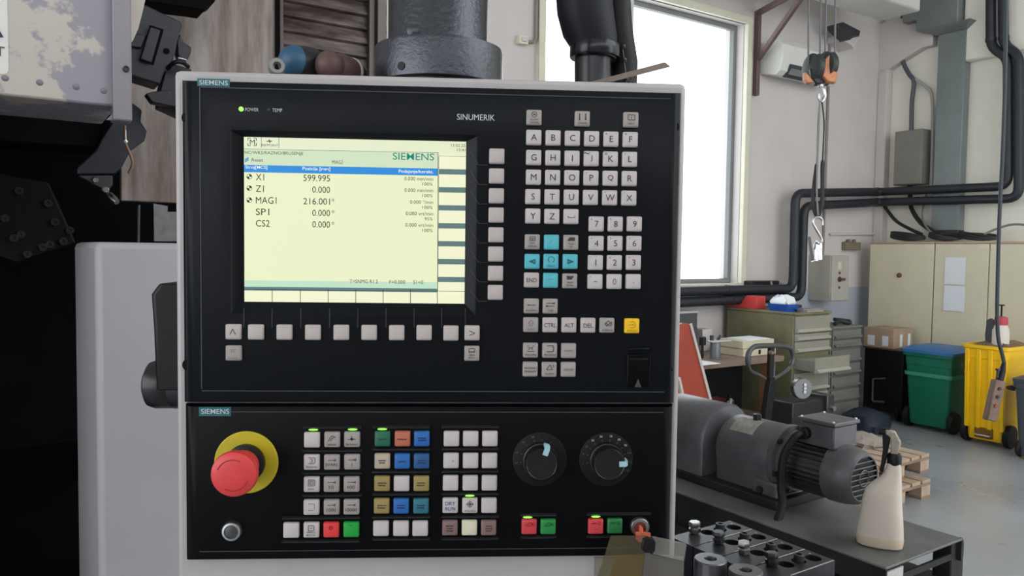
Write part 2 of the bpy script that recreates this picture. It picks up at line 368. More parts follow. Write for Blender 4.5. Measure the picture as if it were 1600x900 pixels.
st('Stroj[MCS]', 70, 173, 216, 19, KW, .006); st('Pozicija [mm]', 338, 468, 223, 19, KW, .006); st('Podajanje/korekt.', 789, 951, 236, 20, KW, .006)
for s, x1, y, v, x2, x3, dg, f, fx, p in (('X1', 158, 260, '599.995', 342, 467, 0, '0.000 mm/min', 816, '100%'), ('Z1', 157, 314, '0.000', 384, 467, 0, '0.000 mm/min', 816, '100%'),
        ('MAG1', 216, 369, '216.001', 342, 467, 1, '0.000 °/min', 842, '100%'), ('SP1', 182, 423, '0.000', 384, 467, 1, '0.000 vrt/min', 822, '95%'), ('CS2', 184, 477, '0.000', 384, 467, 1, '0.000 vrt/min', 820, '100%')):
    st(s, 119, x1, y, 31); st(v, x2, x3, y+5, 30)
    if dg: st('°', 475, 487, y-1, 12)
    st(f, fx, 950, y+8, 17); st(p, 900 if len(p) > 3 else 910, 948, y+33, 15)
st('T=SNMG R1.2', 559, 691, 749, 17); st('F=0.000', 745, 820, 752, 17); st('S1=0', 857, 904, 753, 17)
# ---- keys
def key_mesh(w, h=None, d=.0045):
    h = h or w; L = []
    for s, y in ((0, 0), (0, -.0026), (.0005, -.0038), (.0013, -d)):
        L.append([(x, y, z) for x, z in rrect(w-2*s, h-2*s, .0013, 2)])
    m = MB(); m.loft(L, False, True); return m.mesh('key')
KM = key_mesh(.0148); KMl = key_mesh(.0152); KMs = key_mesh(.0152)
SZK = .0048
def key(px, py, m=M_key, leg=None, mesh=None, ink=None, h=.0055, w=None, name='key', label=None):
    p = pan(px, py, -.003); o = link(name, mesh or KM, m, PD.o, (p.x, 0, p.z))
    if label: o['label'] = label
    ink = ink or M_ink
    if isinstance(leg, str): leg = [(leg, 0, 0, w, h)]
    for it in leg or []:
        if it[0] == '#' and isinstance(it[1], list):                                   # an icon: list of strokes in millimetres
            mb = MB()
            for ptsl in it[1]: mb.stroke([(x*.001, z*.001) for x, z in ptsl], it[2]*.001 if len(it) > 2 else .0005, -SZK, .0001)
            link('icon', mb.mesh('icon'), ink, o)
        else:
            s, dx, dz, ww, hh = it; text(o, s, (dx, -SZK, dz), ww, hh, ink, 'legend')
    return o
def arc(cx, cz, r, a0, a1, n=12): return [(cx+r*math.cos(math.radians(a0+(a1-a0)*k/n)), cz+r*math.sin(math.radians(a0+(a1-a0)*k/n))) for k in range(n+1)]
def box_(x0, x1, z0, z1): return [(x0, z0), (x1, z0), (x1, z1), (x0, z1), (x0, z0)]
def arrow(x0, z0, x1, z1, s=1.2):
    a = math.atan2(z1-z0, x1-x0); return [[(x0, z0), (x1, z1)], [(x1-s*math.cos(a-.5), z1-s*math.sin(a-.5)), (x1, z1), (x1-s*math.cos(a+.5), z1-s*math.sin(a+.5))]]
def two(a, b, z=-.0025, h=.0016, gap=.0026, wa=None, wb=None): return [(a, 0, z, wa, h), (b, 0, z-gap, wb, h)]
rows = [('ABCDEF', (834.2, 214.7), (985, 218)), ('GHIJKL', (834, 246.1), (984, 248.9)), ('MNOPQR', (833.7, 276.8), (983.5, 279)), ('STUVWX', (832.7, 307.2), (982.8, 309.5))]
marks = {'A': '[', 'B': ']', 'C': '(', 'D': ')', 'E': '^', 'F': '°', 'G': '{', 'J': '~', 'K': '=', 'L': "'", 'M': '|', 'N': '}', 'O': '-', 'P': '*', 'V': ':', 'W': '_', 'X': '.', '7': '&', '8': '^', '9': '(', '4': '$', '5': '%', '6': '*', '1': '!', '2': '@', '3': '#', '0': ')', '-': '+'}
def letter(c, px, py, ink=None):
    lg = [(c, 0, 0, None, .0060)]
    if c == '-': lg = [('#', [[(-1.6, 0), (1.6, 0)]], .6)]
    if c == '.': lg = [('#', [[(-.5, -.8), (.5, -.8)]], .8)]
    if c in marks and marks[c] not in '-_.': lg.append((marks[c], -.0050, .0048, None, .0017))
    elif c in marks: lg.append(('#', [[(-5.6, 5), (-4.4, 5)]], .4))
    key(px, py, M_keyw, lg, ink=ink)
for s, a, b in rows:
    for i, c in enumerate(s): t_ = i/5; letter(c, a[0]+(b[0]-a[0])*t_, a[1]+(b[1]-a[1])*t_)
letter('Y', 832.7, 337.6); letter('Z', 862.4, 338.1); key(892.3, 338.4, M_keyw, [('#', [[(-3.2, .6), (-3.2, -.8), (3.2, -.8), (3.2, .6)]], .6)])
for s, x0, x1, y in (('789', 931.9, 991.4, 350), ('456', 931.7, 990.8, 380.2), ('123', 930.5, 989.9, 410.2), ('-0.', 929.9, 989.6, 440)):
    for i, c in enumerate(s): letter(c, x0+(x1-x0)*i/2, y, M_inkf if c in '0.' else None)
ICO = dict(cancel=[arc(0, 2.6, 2.6, 0, 360), [(-1.2, 2.2), (1.2, 2.2)], [(-1.2, 3.0), (1.2, 3.0)]],
           help=[box_(-3.4, 3.4, -.6, 4.4), [(0, .4), (0, 2.2)], [(0, 3), (0, 3.4)]])
key(834.5, 183.5, M_keyg, [('#', ICO['cancel'], .5)]+two('ALARM', 'CANCEL', -.0022, .0017, .0028, .0082, .0092))
key(910, 185.5, M_keyg, [('#', arrow(-3, 4.8, -3, -1.5)+arrow(3, 4.8, 3, -1.5), .8), ('CHANNEL', 0, -.0045, .0095, .0017)])
key(986, 187, M_keyg, [('#', ICO['help'], .6), ('HELP', 0, -.0040, .0060, .0017)])
key(831.8, 377.9, M_keyg, [('#', [box_(-2.6, 2.6, 1.2, 5), [(-2.6, 3.2), (2.6, 3.2)], [(0, 1.2), (0, 3.2)]], .5)]+two('NEXT', 'WINDOW', -.0014, .0017, .0028, .0055, .0092))
key(861.8, 378.5, M_keycy, [('#', [[(-2.4, -1.4), (0, 2.2)]], .4)], ink=mat('cyan_ink_worn', srgb(60, 140, 152), .6), label='blank worn cyan arrow key')
key(892, 378.8, M_keyg, [('#', [[(-3.6, 2), (3.6, 2)], [(-2.8, 3.2), (3.6, 3.2)], [(-2, 4.4), (3.6, 4.4)]], 1.1)]+two('PAGE', 'UP', -.0014, .0017, .0028, .0058, .003), )
CI = mat('cyan_ink', srgb(40, 104, 116), .6)
key(831.5, 408.5, M_keycy, [('#', [[(2.8, 2.2), (-3, 0), (2.8, -2.2), (2.8, 2.2)], [(2.2, 1), (-1, 0), (2.2, -1)]], .7)], ink=CI, label='cyan key with left arrow')
key(861, 408.5, M_keycy, [('#', [arc(0, 1.8, 3.0, -60, 240)], .6), ('SELECT', 0, -.0042, .0075, .0016)], ink=CI, label='cyan SELECT key with a circle')
key(891, 408.8, M_keycy, [('#', [[(-2.8, 2.2), (3, 0), (-2.8, -2.2), (-2.8, 2.2)], [(-2.2, 1), (1, 0), (-2.2, -1)]], .7)], ink=CI, label='cyan key with right arrow')
key(830.6, 437.6, M_key, 'END', h=.0042, w=.0100)
key(860.3, 438.2, M_keycy, [('#', [[(-2.4, 1.4), (2.4, 1.4)]], .4)], ink=mat('cyan_ink_worn', srgb(60, 140, 152), .6), label='worn cyan down key')
key(890.3, 439, M_keyg, [('#', [[(-3.6, 4.4), (3.6, 4.4)], [(-3.2, 3.2), (2.8, 3.2)], [(-3.2, 2), (2, 2)]], 1.1)]+two('PAGE', 'DOWN', -.0014, .0017, .0028, .0058, .0068))
key(830.3, 478.1, M_keyg, [('#', arrow(4, 1, -4, 1), .6), ('BACKSPACE', 0, -.0042, .0110, .0016)], ink=M_ink)
key(859.7, 478.4, M_keyg, [('#', arrow(-4, 3, 3.6, 3)+arrow(4, .2, -3.6, .2)+[[(4, 2), (4, 4)], [(-4, -.8), (-4, 1.2)]], .6), ('TAB', 0, -.0042, .0052, .0019)])
key(829.4, 507.5, M_keyg, [('#', [[(-1.2, -.8), (-1.2, 1.8), (-2.8, 1.8), (0, 4.8), (2.8, 1.8), (1.2, 1.8), (1.2, -.8), (-1.2, -.8)]], .45), ('SHIFT', 0, -.0044, .0072, .0016)], ink=M_inkf)
key(859.4, 507.8, M_key, 'CTRL', h=.0040, w=.0118); key(889, 508, M_key, 'ALT', h=.0040, w=.0090); key(918.8, 508.4, M_key, 'DEL', h=.0040, w=.0096)
key(948.5, 508.4, M_keyg, [('#', [[(-2.6, 1.8), (1, 4.8), (3, 2.6), (-.6, -.6), (-2.6, 1.8)], [(-1.4, 2.8), (1.2, 0)], arc(1, 2.4, 3.2, -70, 30)], .6), ('INSERT', 0, -.0046, .0100, .0017)])
key(987.5, 509.3, M_keyye, [('#', [arc(0, 1.4, 3.2, -130, 130)]+arrow(-4, 1.4, 1.2, 1.4), .5), ('INPUT', 0, -.0046, .0098, .0016)], ink=mat('ochre_ink', srgb(190, 128, 16), .6), label='yellow INPUT key')
key(829, 547.4, M_keyg, [('M', 0, .0020, .0036, .0034), ('#', [[(-3.2, 4), (-3.2, 5), (-2, 5)], [(3.2, 4), (3.2, 5), (2, 5)], [(-3.2, 0), (-3.2, -1), (-2, -1)], [(3.2, 0), (3.2, -1), (2, -1)], [(-3.2, -1), (3.2, -1)]], .5), ('MACHINE', 0, -.0042, .0112, .0017)])
key(859, 547.7, M_keyg, [('#', [[(-3, 5), (2.6, 5), (3.6, 4.2), (3.6, -.2), (2.6, -1), (-3, -1)]], .7), ('PROGRAM', 0, -.0042, .0112, .0017)])
key(888.5, 548, M_keyg, [('OFFSET', 0, 0, .0086, .0018)], ink=M_inkf)
key(828.5, 577, M_keyg, two('PROGRAM', 'MANAGER', .0014, .0019, .0032, .0112, .0112))
key(858.2, 577.4, M_keyg, [('#', [[(-3, 0), (.4, 5), (3.2, 0), (-3, 0)], arc(2, 3, 2.2, -20, 60)], .55), ('ALARM', 0, -.0040, .0086, .0018)])
key(887.9, 577.4, M_keyg, [('CUSTOM', 0, 0, .0094, .0019)])
for i, y in enumerate((244, 275, 306, 336, 367, 397, 427, 457)): key(776.3-i*.33, y, M_key, name='soft_key')
for x, y in ((399.5, 519), (444, 519.2), (488.6, 519.5), (533, 519.6), (576.6, 519.8), (619.7, 520), (662.6, 520), (704.6, 520.7)): key(x, y, M_key, name='soft_key')
key(364.4, 518.6, M_key, [('#', [[(-2.8, -2.4), (0, 3), (2.8, -2.4)]], .6)]); key(737.6, 520.4, M_key, [('#', [[(-2.8, 2.4), (2.8, 0), (-2.8, -2.4)]], .6)])
key(364.7, 551.7, M_keyg, [('#', [[(-3, 3.5), (3, 3.5)]], .4), ('M', 0, .0015, .003, .0026), ('MACHINE', 0, -.0046, .0090, .0014)], ink=M_inkf)
key(737.3, 552.3, M_keyg, [('#', [[(-2.8, 1), (-2.8, 4.6), (-1.6, 5.2), (1.6, 5.2), (2.8, 4.6), (2.8, 1), (-2.8, 1)], [(-2.8, 2), (2.8, 2)]], .5)]+two('MENU', 'SELECT', -.0014, .0016, .0026, .0056, .0070), ink=M_ink)
# ---- machine control keys
def lkey(px, py, m, leg=None, **kw): return key(px, py, m, leg, mesh=KMl, **kw)
def smudge(n=2, w=8):
    # print too worn to read: broken rows of short dabs
    L = []
    for i in range(n):
        x = -w/2+random.uniform(0, 1.2); z = (n-1)*1.2-2.4*i
        while x < w/2-1:
            d = random.uniform(.5, 1.3); L.append([(x, z+random.uniform(-.15, .15)), (x+d, z+random.uniform(-.15, .15))]); x += d+random.uniform(.15, .35)
    return [('#', L, 1.15)]
def ar(txt, w): return [('#', arrow(-3.6, 2.6, 3.4, 2.6)+[[(3.9, 1.2), (3.9, 4)]], .55), (txt, 0, -.0022, w, .0034)]
lkey(487.3, 687.5, M_keyw); lkey(519, 687, M_keyg, [('#', [[(-3.4, -1.6), (-2, 2), (0, 4.4), (3.8, 2.6)], [(-1.4, -1), (0, 1.6), (2.4, 3)]], .55), ('REPOS', 0, -.0046, .0080, .0017)])
lkey(550, 686.7, M_keyg, [('#', [[(-4, .6), (4, .6)], [(0, 4), (0, -.6)], [(-1.2, 1.8), (0, .2), (1.2, 1.8)], arc(0, .6, 1.1, 0, 360, 8)], .6), ('REF POINT', 0, -.0046, .0116, .0018)])
lkey(487, 722.4, M_keyw, [('#', [[(-2.8, 5), (2.6, 5), (3.6, 4.2), (3.6, 0), (2.6, -.8), (-2.8, -.8)], arc(-.2, 2.1, 1.4, -120, 120, 8)], .5), ('TEACH IN', 0, -.0042, .0108, .0017)])
lkey(518.5, 722.4, M_keyg, ar('[VAR]', .0112)); lkey(550, 721.9, M_keyg, ar('1', None))
lkey(486.8, 757, M_keyw, [('#', [[(-2.8, 5), (2.6, 5), (3.6, 4.2), (3.6, 0), (2.6, -.8), (-2.8, -.8), (-2.8, 5)], box_(-1.4, 1.8, .6, 3.6), [(0, 1.4), (0, 2.8)]], .5), ('MDA', 0, -.0042, .0056, .0017)])
lkey(518, 757, M_keyg, ar('10', .0046)); lkey(549.2, 756.8, M_keyg, ar('100', .0070))
lkey(486.5, 792.8, M_keyw, [('#', [[(-2.8, 4), (2.6, 4), (3.4, 3.2), (3.4, -1.6)], [(-2.8, -2.4), (2.4, -2.4)]], .5)], ink=M_inkf)
lkey(518, 792.5, M_keyg, ar('1000', .0092)); lkey(549, 792.3, M_keyg, ar('10000', .0112))
lkey(454.8, 828.8, M_keyw); lkey(486.5, 828.3, M_keyw, [('#', [[(-2.6, 5), (2.2, 5), (3, 4.2), (3, .6), (2.2, 0), (-2.6, 0), (-2.6, 5)], [(-1, 2.5), (1.2, 2.5)]], .55)]+two('SINGLE', 'BLOCK', -.0016, .0017, .0028, .0082, .0086))
lkey(517.5, 828, M_keyrd, [('#', [arc(0, 2.6, 1.6, 0, 360, 8)], 1.0)], ink=mat('dark_red_ink', srgb(150, 30, 34), .6), label='red stop key')
lkey(548.7, 827.5, M_keygn, [('#', [[(-1, 4.6), (1.4, 4.6)]], .6)], ink=mat('dark_green_ink', srgb(10, 84, 36), .6), label='bright green start key')
def film(n, c): return mat('key_film_'+n, srgb(*c), .4, var=.12, scale=70)
KB = film('blue', (40, 104, 178)); KB2 = film('dark_blue', (38, 88, 142)); KYL = film('ochre', (158, 138, 82)); KBG = film('beige', (188, 174, 156)); KGN = film('green', (34, 104, 82)); KOR = film('orange', (190, 108, 84)); KTL = film('teal', (46, 112, 128)); KBR = film('taupe', (132, 108, 104)); KCR = film('cream', (222, 214, 190))
NI = mat('film_ink_navy', srgb(22, 44, 92), .6)
G2x = ((597.6, 628.9, 659), (597.3, 628.5, 658.6), (596.8, 627.5, 658.3), (596.3, 626.8, 657.7), (595.2, 626.5, 656.5)); G2y = (685.7, 720.7, 755.8, 790.8, 826)
g2 = [[(KGN, smudge(1, 9)), (KOR, smudge(1, 10)), (KB, smudge(2, 9))], [(KBG, smudge(2, 8)), (KB, smudge(1, 9)), (KB2, smudge(2, 9))], [(KYL, smudge(2, 9)), (M_keyw, None), (KYL, smudge(2, 9))], [(KYL, smudge(2, 9)), (KB, smudge(2, 9)), (KTL, smudge(2, 9))], [(M_keyw, None), (M_keyw, None), (M_keyw, None)]]
for r in range(5):
    for c in range(3):
        m, lg = g2[r][c]; lkey(G2x[r][c], G2y[r], m, lg, ink=NI if m in (KB, KB2, KTL) else M_ink)
G3x = ((705.4, 735.5, 765.5), (704.8, 735.3, 765), (704, 734.8, 764.7), (703.5, 734.2, 764.2), (703, 733.5, 763.5)); G3y = (685.7, 720, 754.9, 790, 824.8)
for r in range(5):
    for c in range(3):
        lg = None; m = M_keyw; ink = None
        if (r, c) == (3, 0): lg = [('DRY', 0, .0026, .0100, .0038), ('RUN', 0, -.0026, .0100, .0038)]; ink = M_inkb
        if (r, c) == (3, 1): lg = [('#', [arc(0, 2, 2.6, 0, 360), arc(0, 2, 1.2, 0, 360), [(-4, 2), (4, 2)], [(0, 6), (0, -2)]], .45), ('WCS MCS', 0, -.0048, .0110, .0018)]
        if (r, c) == (1, 0): lg = [('#', [[(1, -1), (3, 1.6)], [(1, 1.2), (3, -.6)]], .35)]; ink = M_inkf
        if r == 4: m = (KBR, KCR, KBR)[c]; lg = (smudge(3, 8), None, smudge(3, 8))[c]
        o = lkey(G3x[r][c], G3y[r], m, lg, ink=ink)
        if (r, c) == (3, 0): o['label'] = 'white key with blue DRY RUN lettering'
DR = mat('dark_red_ink', srgb(150, 30, 34), .6); DG = mat('dark_green_ink', srgb(10, 84, 36), .6)
sq = [[(-4, 3), (-1, 3), (-1, 4.6), (2, 4.6), (2, 1.4), (-4, 1.4)], arc(4, 3, 1.2, 0, 360, 8)]
wv = [[(-4.6, 3), (-3.8, 4.4), (-3, 3), (-2.2, 4.4), (-1.4, 3), (-.6, 4.4), (.2, 3)], arc(3.2, 3.4, 1.3, 0, 360, 8), [(-1.6, -2.4), (1.4, -2.4)]]
lkey(826.9, 823.2, film('red', (206, 66, 72)), [('#', sq, .6)], ink=DR, label='red feed stop key'); lkey(856.5, 823.2, film('leaf_green', (34, 138, 66)), [('#', sq, .6)], ink=DG, label='green feed start key')
lkey(931, 822.7, film('red', (206, 66, 72)), [('#', wv, .6)], ink=DR, label='red spindle stop key'); lkey(960.8, 821.9, film('mid_green', (36, 116, 62)), [('#', wv, .6)], ink=DG, label='green spindle start key')
# ridges between the key rows, with their lamps
M_ridge = mat('ridge_gloss_black', (0.02, 0.02, 0.022), 0.25)
def ridge(x0, x1, y):
    a = pan(x0, y); b = pan(x1, y); mb = MB(); z = (a.z+b.z)/2; mb.loft([[(x, 0, z-.0016), (x, -.0030, z-.0008), (x, -.0034, z+.0006), (x, 0, z+.0016)] for x in (a.x, b.x)]); PD.part('key_ridge', mb, M_ridge)
for y in (667.5, 703.5, 738.5, 773.5, 808.5): ridge(473 if y < 800 else 442, 566 if y < 800 else 564, y)
ridge(441, 562, 845)
for y in (667, 701.5, 736.5, 771.5, 807, 841.5): ridge(582, 672, y); ridge(690, 779, y-.6)
ridge(813, 869, 804); ridge(813, 869, 838.5); ridge(916, 1016, 802.5); ridge(916, 960, 838)
for x, y in ((491, 670), (552, 669.5), (598, 669), (734, 772.5), (824, 806), (930, 805)):
    p = pan(x, y); mb = MB(); mb.loft([[(p.x+dx*.0046*s, -.0040*s-.0002, p.z+dz*.0009*s) for dx, dz in rrect(2, 2, .95, 4)] for s in (1.0,)]+[[(p.x+dx*.0032, -.0048, p.z+dz*.0006) for dx, dz in rrect(2, 2, .95, 4)]], False, True); PD.part('key_lamp', mb, M_led, label='lit green lamp above a key')
# ---- emergency stop
p = pan(385.5, 722); EX, EZ = p.x, p.z
mb = MB(); mb.lathe([(.0305, 0), (.0305, .0014), (.0295, .0022)], (EX, 0, EZ), (0, -1, 0), 48)
es = PD.part('emergency_stop_collar', mb, mat('estop_yellow', srgb(196, 180, 34), 0.45, var=.08, scale=40), label='round yellow collar of the emergency stop')
mb = MB(); mb.lathe([(.0185, .002), (.0185, .008), (.015, .010)], (EX, 0, EZ), (0, -1, 0), 32); PD.part('sleeve', mb, M_black, parent=es)
mb = MB(); mb.lathe([(.0145, .006), (.0150, .024), (.0165, .032), (.0208, .0342), (.0213, .038), (.0205, .0420), (.0178, .0442), (.010, .0455), (.001, .0458)], (EX, 0, EZ), (0, -1, 0), 40)
PD.part('emergency_stop_button', mb, mat('estop_red', srgb(226, 70, 70), 0.42, var=.05, scale=60), label='red mushroom emergency stop button')
mb = MB()
for a0, a1 in ((60, 160), (240, 340)):
    pts = arc(0, 0, 14.5, a0, a1, 10); mb.stroke([(EX+x*.001, EZ+z*.001) for x, z in pts], .0006, -.0452, .0006)
PD.part('turn_arrows', mb, mat('estop_mark', srgb(176, 44, 48), .5))
# chrome push button
p = pan(363, 829); mb = MB(); mb.lathe([(.0098, 0), (.0098, .002), (.0088, .0042), (.0068, .0045), (.0066, .0030)], (p.x, 0, p.z), (0, -1, 0), 32, True, False)
pb = PD.part('push_button_ring', mb, M_steel, label='chrome ring of the round push button')
mb = MB(); mb.lathe([(.0066, .001), (.0066, .0034), (.0055, .0042)], (p.x, 0, p.z), (0, -1, 0), 28); PD.part('button_cap', mb, mat('button_dark', (.06, .065, .066), .35), parent=pb)
# override knobs
M_knob = mat('knob_black', (0.008, 0.008, 0.010), 0.32, spec=.45); M_dial = mat('dial_black', (0.004, 0.004, 0.005), 0.5, spec=.3); M_point = mat('pointer_pale_blue', srgb(168, 208, 218), .5)
def knob(px, py, pa, marks):
    p = pan(px, py); x, z = p.x, p.z
    mb = MB(); mb.lathe([(.0270, 0), (.0270, .0008), (.0262, .0012)], (x, 0, z), (0, -1, 0), 48); d = PD.part('dial', mb, M_dial)
    mb = MB(); mb.lathe([(.0175, .001), (.0172, .006), (.0160, .0065), (.0156, .0185), (.0148, .0195), (.0142, .0190)], (x, 0, z), (0, -1, 0), 40); k = PD.part('override_knob', mb, M_knob)
    mb = MB()
    for i in range(40):
        a = 2*math.pi*i/40; mb.bar((x+.0158*math.cos(a), -.0075, z+.0158*math.sin(a)), (x+.0154*math.cos(a), -.0180, z+.0154*math.sin(a)), .0010, .0010, (math.sin(a), 0, -math.cos(a)))
    PD.part('knurl', mb, M_knob, parent=k)
    a = math.radians(pa); c, s_ = math.cos(a), math.sin(a); mb = MB()
    mb.loft([[(x+r*c-w*s_, y, z+r*s_+w*c) for w, y in ((.0026, -y0), (-.0026, -y0), (-.0026, -y1), (.0026, -y1))] for r, y0, y1 in ((.0095, .0186, .0200), (.0160, .0070, .0200), (.0185, .0060, .0160))])
    PD.part('pointer', mb, M_point, parent=k, label='pale blue pointer')
    mb = MB()
    for s, ang, m in marks:
        b = math.radians(ang); mb.stroke([(x+.0185*math.cos(b), z+.0185*math.sin(b)), (x+.0205*math.cos(b), z+.0205*math.sin(b))], .0005, -.0014, .0002)
        if s: text(d, s, (x+.0238*math.cos(b), -.0014, z+.0238*math.sin(b)), None, .0021, m, 'dial_number')
    PD.part('dial_ticks', mb, M_inkg, parent=d)
knob(843.5, 717.5, 71, [('50', 188, M_inkg), ('60', 163, M_inkg), ('70', 134, M_inkg), ('80', 108, M_inkg), ('90', 84, M_dial), ('100', 60, M_dial)])
knob(947, 717.5, 2, [('1', 190, M_inkg), ('6', 166, M_inkg), ('10', 147, M_inkg), ('30', 126, M_inkw), ('50', 104, M_inkw), ('70', 80, M_inkw), ('80', 58, M_inkw), ('90', 37, M_inkw), ('100', 16, M_inkg), ('110', -6, M_inkg), ('120', -28, M_inkg)])
# key switch with its red key
p = pan(999, 822); mb = MB(); mb.lathe([(.0100, 0), (.0100, .0022), (.0085, .0042), (.0060, .0045), (.0058, .0025)], (p.x, 0, p.z), (0, -1, 0), 28, True, False); ks = PD.part('key_switch', mb, M_steel, label='chrome key switch')
mb = MB(); mb.lathe([(.0058, .0), (.0058, .0030)], (p.x, 0, p.z), (0, -1, 0), 20); PD.part('lock_core', mb, mat('lock_red', srgb(120, 60, 58), .5), parent=ks)
mb = MB(); mb.loft([[(p.x+x*.001, y, p.z-.0050+z*.001) for x, z in ((-6.5, 4), (8, 3), (9, -5), (-3, -6), (-6.5, -3))] for y in (-.012, -.0145)]); mb.box(p.x-.001, p.x+.001, -.0125, -.002, p.z-.004, p.z+.002)
PD.part('switch_key', mb, mat('key_orange', srgb(224, 112, 82), .5, var=.2, scale=90), label='orange-red plastic key in the key switch')
# service flap and its triangle
a = pan(979, 553); b = pan(1016, 606); mb = MB(); mb.loft([[(a.x, 0, b.z), (b.x, 0, b.z), (b.x, 0, a.z), (a.x, 0, a.z)], [(a.x+.001, -.0012, b.z+.004), (b.x-.001, -.0012, b.z+.004), (b.x-.001, -.0024, a.z), (a.x+.001, -.0024, a.z)]])
fl = PD.part('service_flap', mb, M_panel2, bevel=.0006)
for y in (545, 561):
    a = pan(981, y); b = pan(1014, y); mb = MB(); mb.lathe([(.0004, 0), (.0016, .002), (.0016, b.x-a.x-.002), (.0004, b.x-a.x)], (a.x, -.0012, a.z), (1, 0, 0), 10); PD.part('flap_lip', mb, M_panel, parent=fl)
p = pan(996, 598); mb = MB(); mb.poly([(p.x-.0035, -.0028, p.z-.004), (p.x+.0035, -.0028, p.z-.004), (p.x, -.0028, p.z+.0045)]); PD.part('flap_mark', mb, M_line, parent=fl)
# hand unit on the pendant's left flank
g = lambda px, py, y: pan(px, py, y)
y0 = .06
a = g(246, 441, .028); b = g(280, 610, .028); a.x -= .006; mb = MB()
mb.loft([[(x, y0-.035+dy, z) for x, z in ((HX0+.002, a.z-.001), (a.x+.008+e, a.z-.001), (a.x+e, a.z-.012), (a.x+.002+e, b.z+.06), (a.x+.004+e, b.z), (HX0+.002, b.z))] for dy, e in ((0, .003), (.004, 0), (.062, 0), (.066, .003))])
hu = PD.part('hand_unit_cradle', mb, M_black, bevel=.002)
c = g(245, 608, y0+.02); mb = MB(); mb.lathe([(.030, 0), (.0325, .003), (.0325, .006), (.029, .008), (.026, .0085)], (HX0+.003, c.y, g(245, 614, y0+.02).z), (-1, 0, 0), 36); PD.part('flange', mb, M_black, parent=hu)
x1 = g(217, 600, y0).x; L = HX0-x1; mb = MB(); mb.lathe([(.0255, 0), (.026, L*.45), (.0252, L*.48), (.0258, L*.51), (.0258, L*.80), (.0235, L*.92), (.017, L*.985), (.002, L)], (HX0, c.y, g(245, 600, y0+.02).z), (-1, 0, 0), 36); PD.part('hand_knob', mb, mat('knob_gloss', (.012, .012, .014), .28), parent=hu)
# ---------------------------------------------------------------- the lathe on the left: cover, column, guards and tool turret
M_cover = mat('worn_cover_paint', srgb(150, 146, 154), 0.45, 0.2, scale=7, col2=srgb(190, 182, 174), lo=.505, hi=.535, bump=.12)
M_post = mat('worn_post_metal', srgb(140, 136, 142), 0.4, 0.35, scale=9, col2=srgb(196, 188, 180), lo=.58, hi=.64, stretch=(1, 1, .35))
M_column = mat('column_grey_paint', srgb(172, 170, 174), 0.5, var=.05, scale=5)
M_cream = mat('cream_sheet', srgb(205, 197, 186), .5, var=.06, scale=10)
M_inner = mat('machine_interior_shade_black', (0.003, 0.003, 0.003), 0.7, var=.4, scale=6, spec=.08)  # near-black, with the shade of the work space put into the colour
M_tool = mat('tool_block_grey', (0.030, 0.032, 0.040), 0.42, 0.3, var=.25, scale=20, bump=.08)
M_rust = mat('stained_guard_sheet', srgb(112, 98, 90), 0.5, 0.25, scale=26, col2=srgb(164, 154, 147), lo=.36, hi=.66, bump=.1, stretch=(1, 1, .13))
M_slat = mat('stained_slat', srgb(62, 48, 43), 0.5, 0.1, scale=14, col2=srgb(136, 124, 118), lo=.38, hi=.66, stretch=(.4, 1, 2.2))
M_slatf = mat('stained_frame', srgb(112, 102, 98), .55, .1, var=.25, scale=12, stretch=(1, 1, .3))
WC = 0.75
LB = Vector(rw(150, 800, WC)); LB.z = 0
LT = Thing('lathe', 'large lathe with worn grey cover, dark open work space and stained guard sheets', 'machine', LB)
def outline(pts, w, th, mb=None):
    mb = mb or MB(); P = [rw(x, y, w) for x, y in pts]; return mb.prism(P, (0, th, 0))
# cover box, corner post and curved edge sheet
c0 = rw(183, 167, WC); zt = 2.75
mb = MB(); mb.box(-1.3, c0[0], WC, WC+.22, c0[2], zt); cov = LT.part('head_cover', mb, M_cover, bevel=.004, label='worn grey head cover with flaking cream paint')
a = rw(177, 189, WC-.012); b = rw(207, 190, WC-.012); mb = MB(); mb.box(a[0], b[0], WC-.012, WC+.03, b[2], zt); post = LT.part('corner_post', mb, M_post, bevel=.003)
p = rw(197, 108, WC-.012); mb = MB(); mb.lathe([(.0052, 0), (.0052, .003), (.0036, .0034), (.003, .001)], (p[0], WC-.012, p[2]), (0, -1, 0), 18); LT.part('screw', mb, M_dsteel, parent=post)
LT.part('corner_gusset', outline([(166, 187), (186, 168), (190, 189)], WC-.002, .006), M_post)
LT.part('curved_edge_sheet', outline([(204, -60), (229, -40), (227, 0), (223, 18), (216, 45), (208, 63), (204, 66)], WC+.02, .006), M_cream)
for px, py in ((8, 122), (62, 129), (119, 136), (162, 142)):
    p = rw(px, py, WC); mb = MB(); mb.lathe([(.005, 0), (.0045, .0007), (.002, .001)], (p[0], WC, p[2]), (0, -1, 0), 16); LT.part('rivet', mb, mat('rivet_grey', srgb(120, 118, 124), .35, .6), parent=cov)
a = rw(-40, -60, WC); b = rw(13.5, 117, WC); mb = MB(); mb.prism([((a[0]+b[0])/2+x, WC-.001, (a[2]+b[2])/2+z) for x, z in rrect(b[0]-a[0], a[2]-b[2], .008, 4)], (0, .002, 0))
stk = LT.part('sticker', mb, mat('sticker_white', srgb(226, 222, 216), .4), parent=cov, label='white sticker with dark blue print')
M_navy = mat('print_navy', srgb(44, 42, 92), .5)
LT.part('sticker_mark', outline([(-26, 59), (5.5, 58), (-2, 45), (-14, 30)], WC-.0022, .001), M_navy, parent=stk)
tm = text(stk, 'T', Vector(rw(0.2, 80, WC-.0022))-LB, .012, .0145, mat('print_grey', srgb(88, 86, 92), .5), 'sticker_letter')
# white column panel
a = rw(148, 378, .66); b = rw(470, 378, .66); mb = MB(); mb.box(a[0], b[0], .66, 1.05, 0, a[2]); LT.part('column_panel', mb, M_column, bevel=.010)
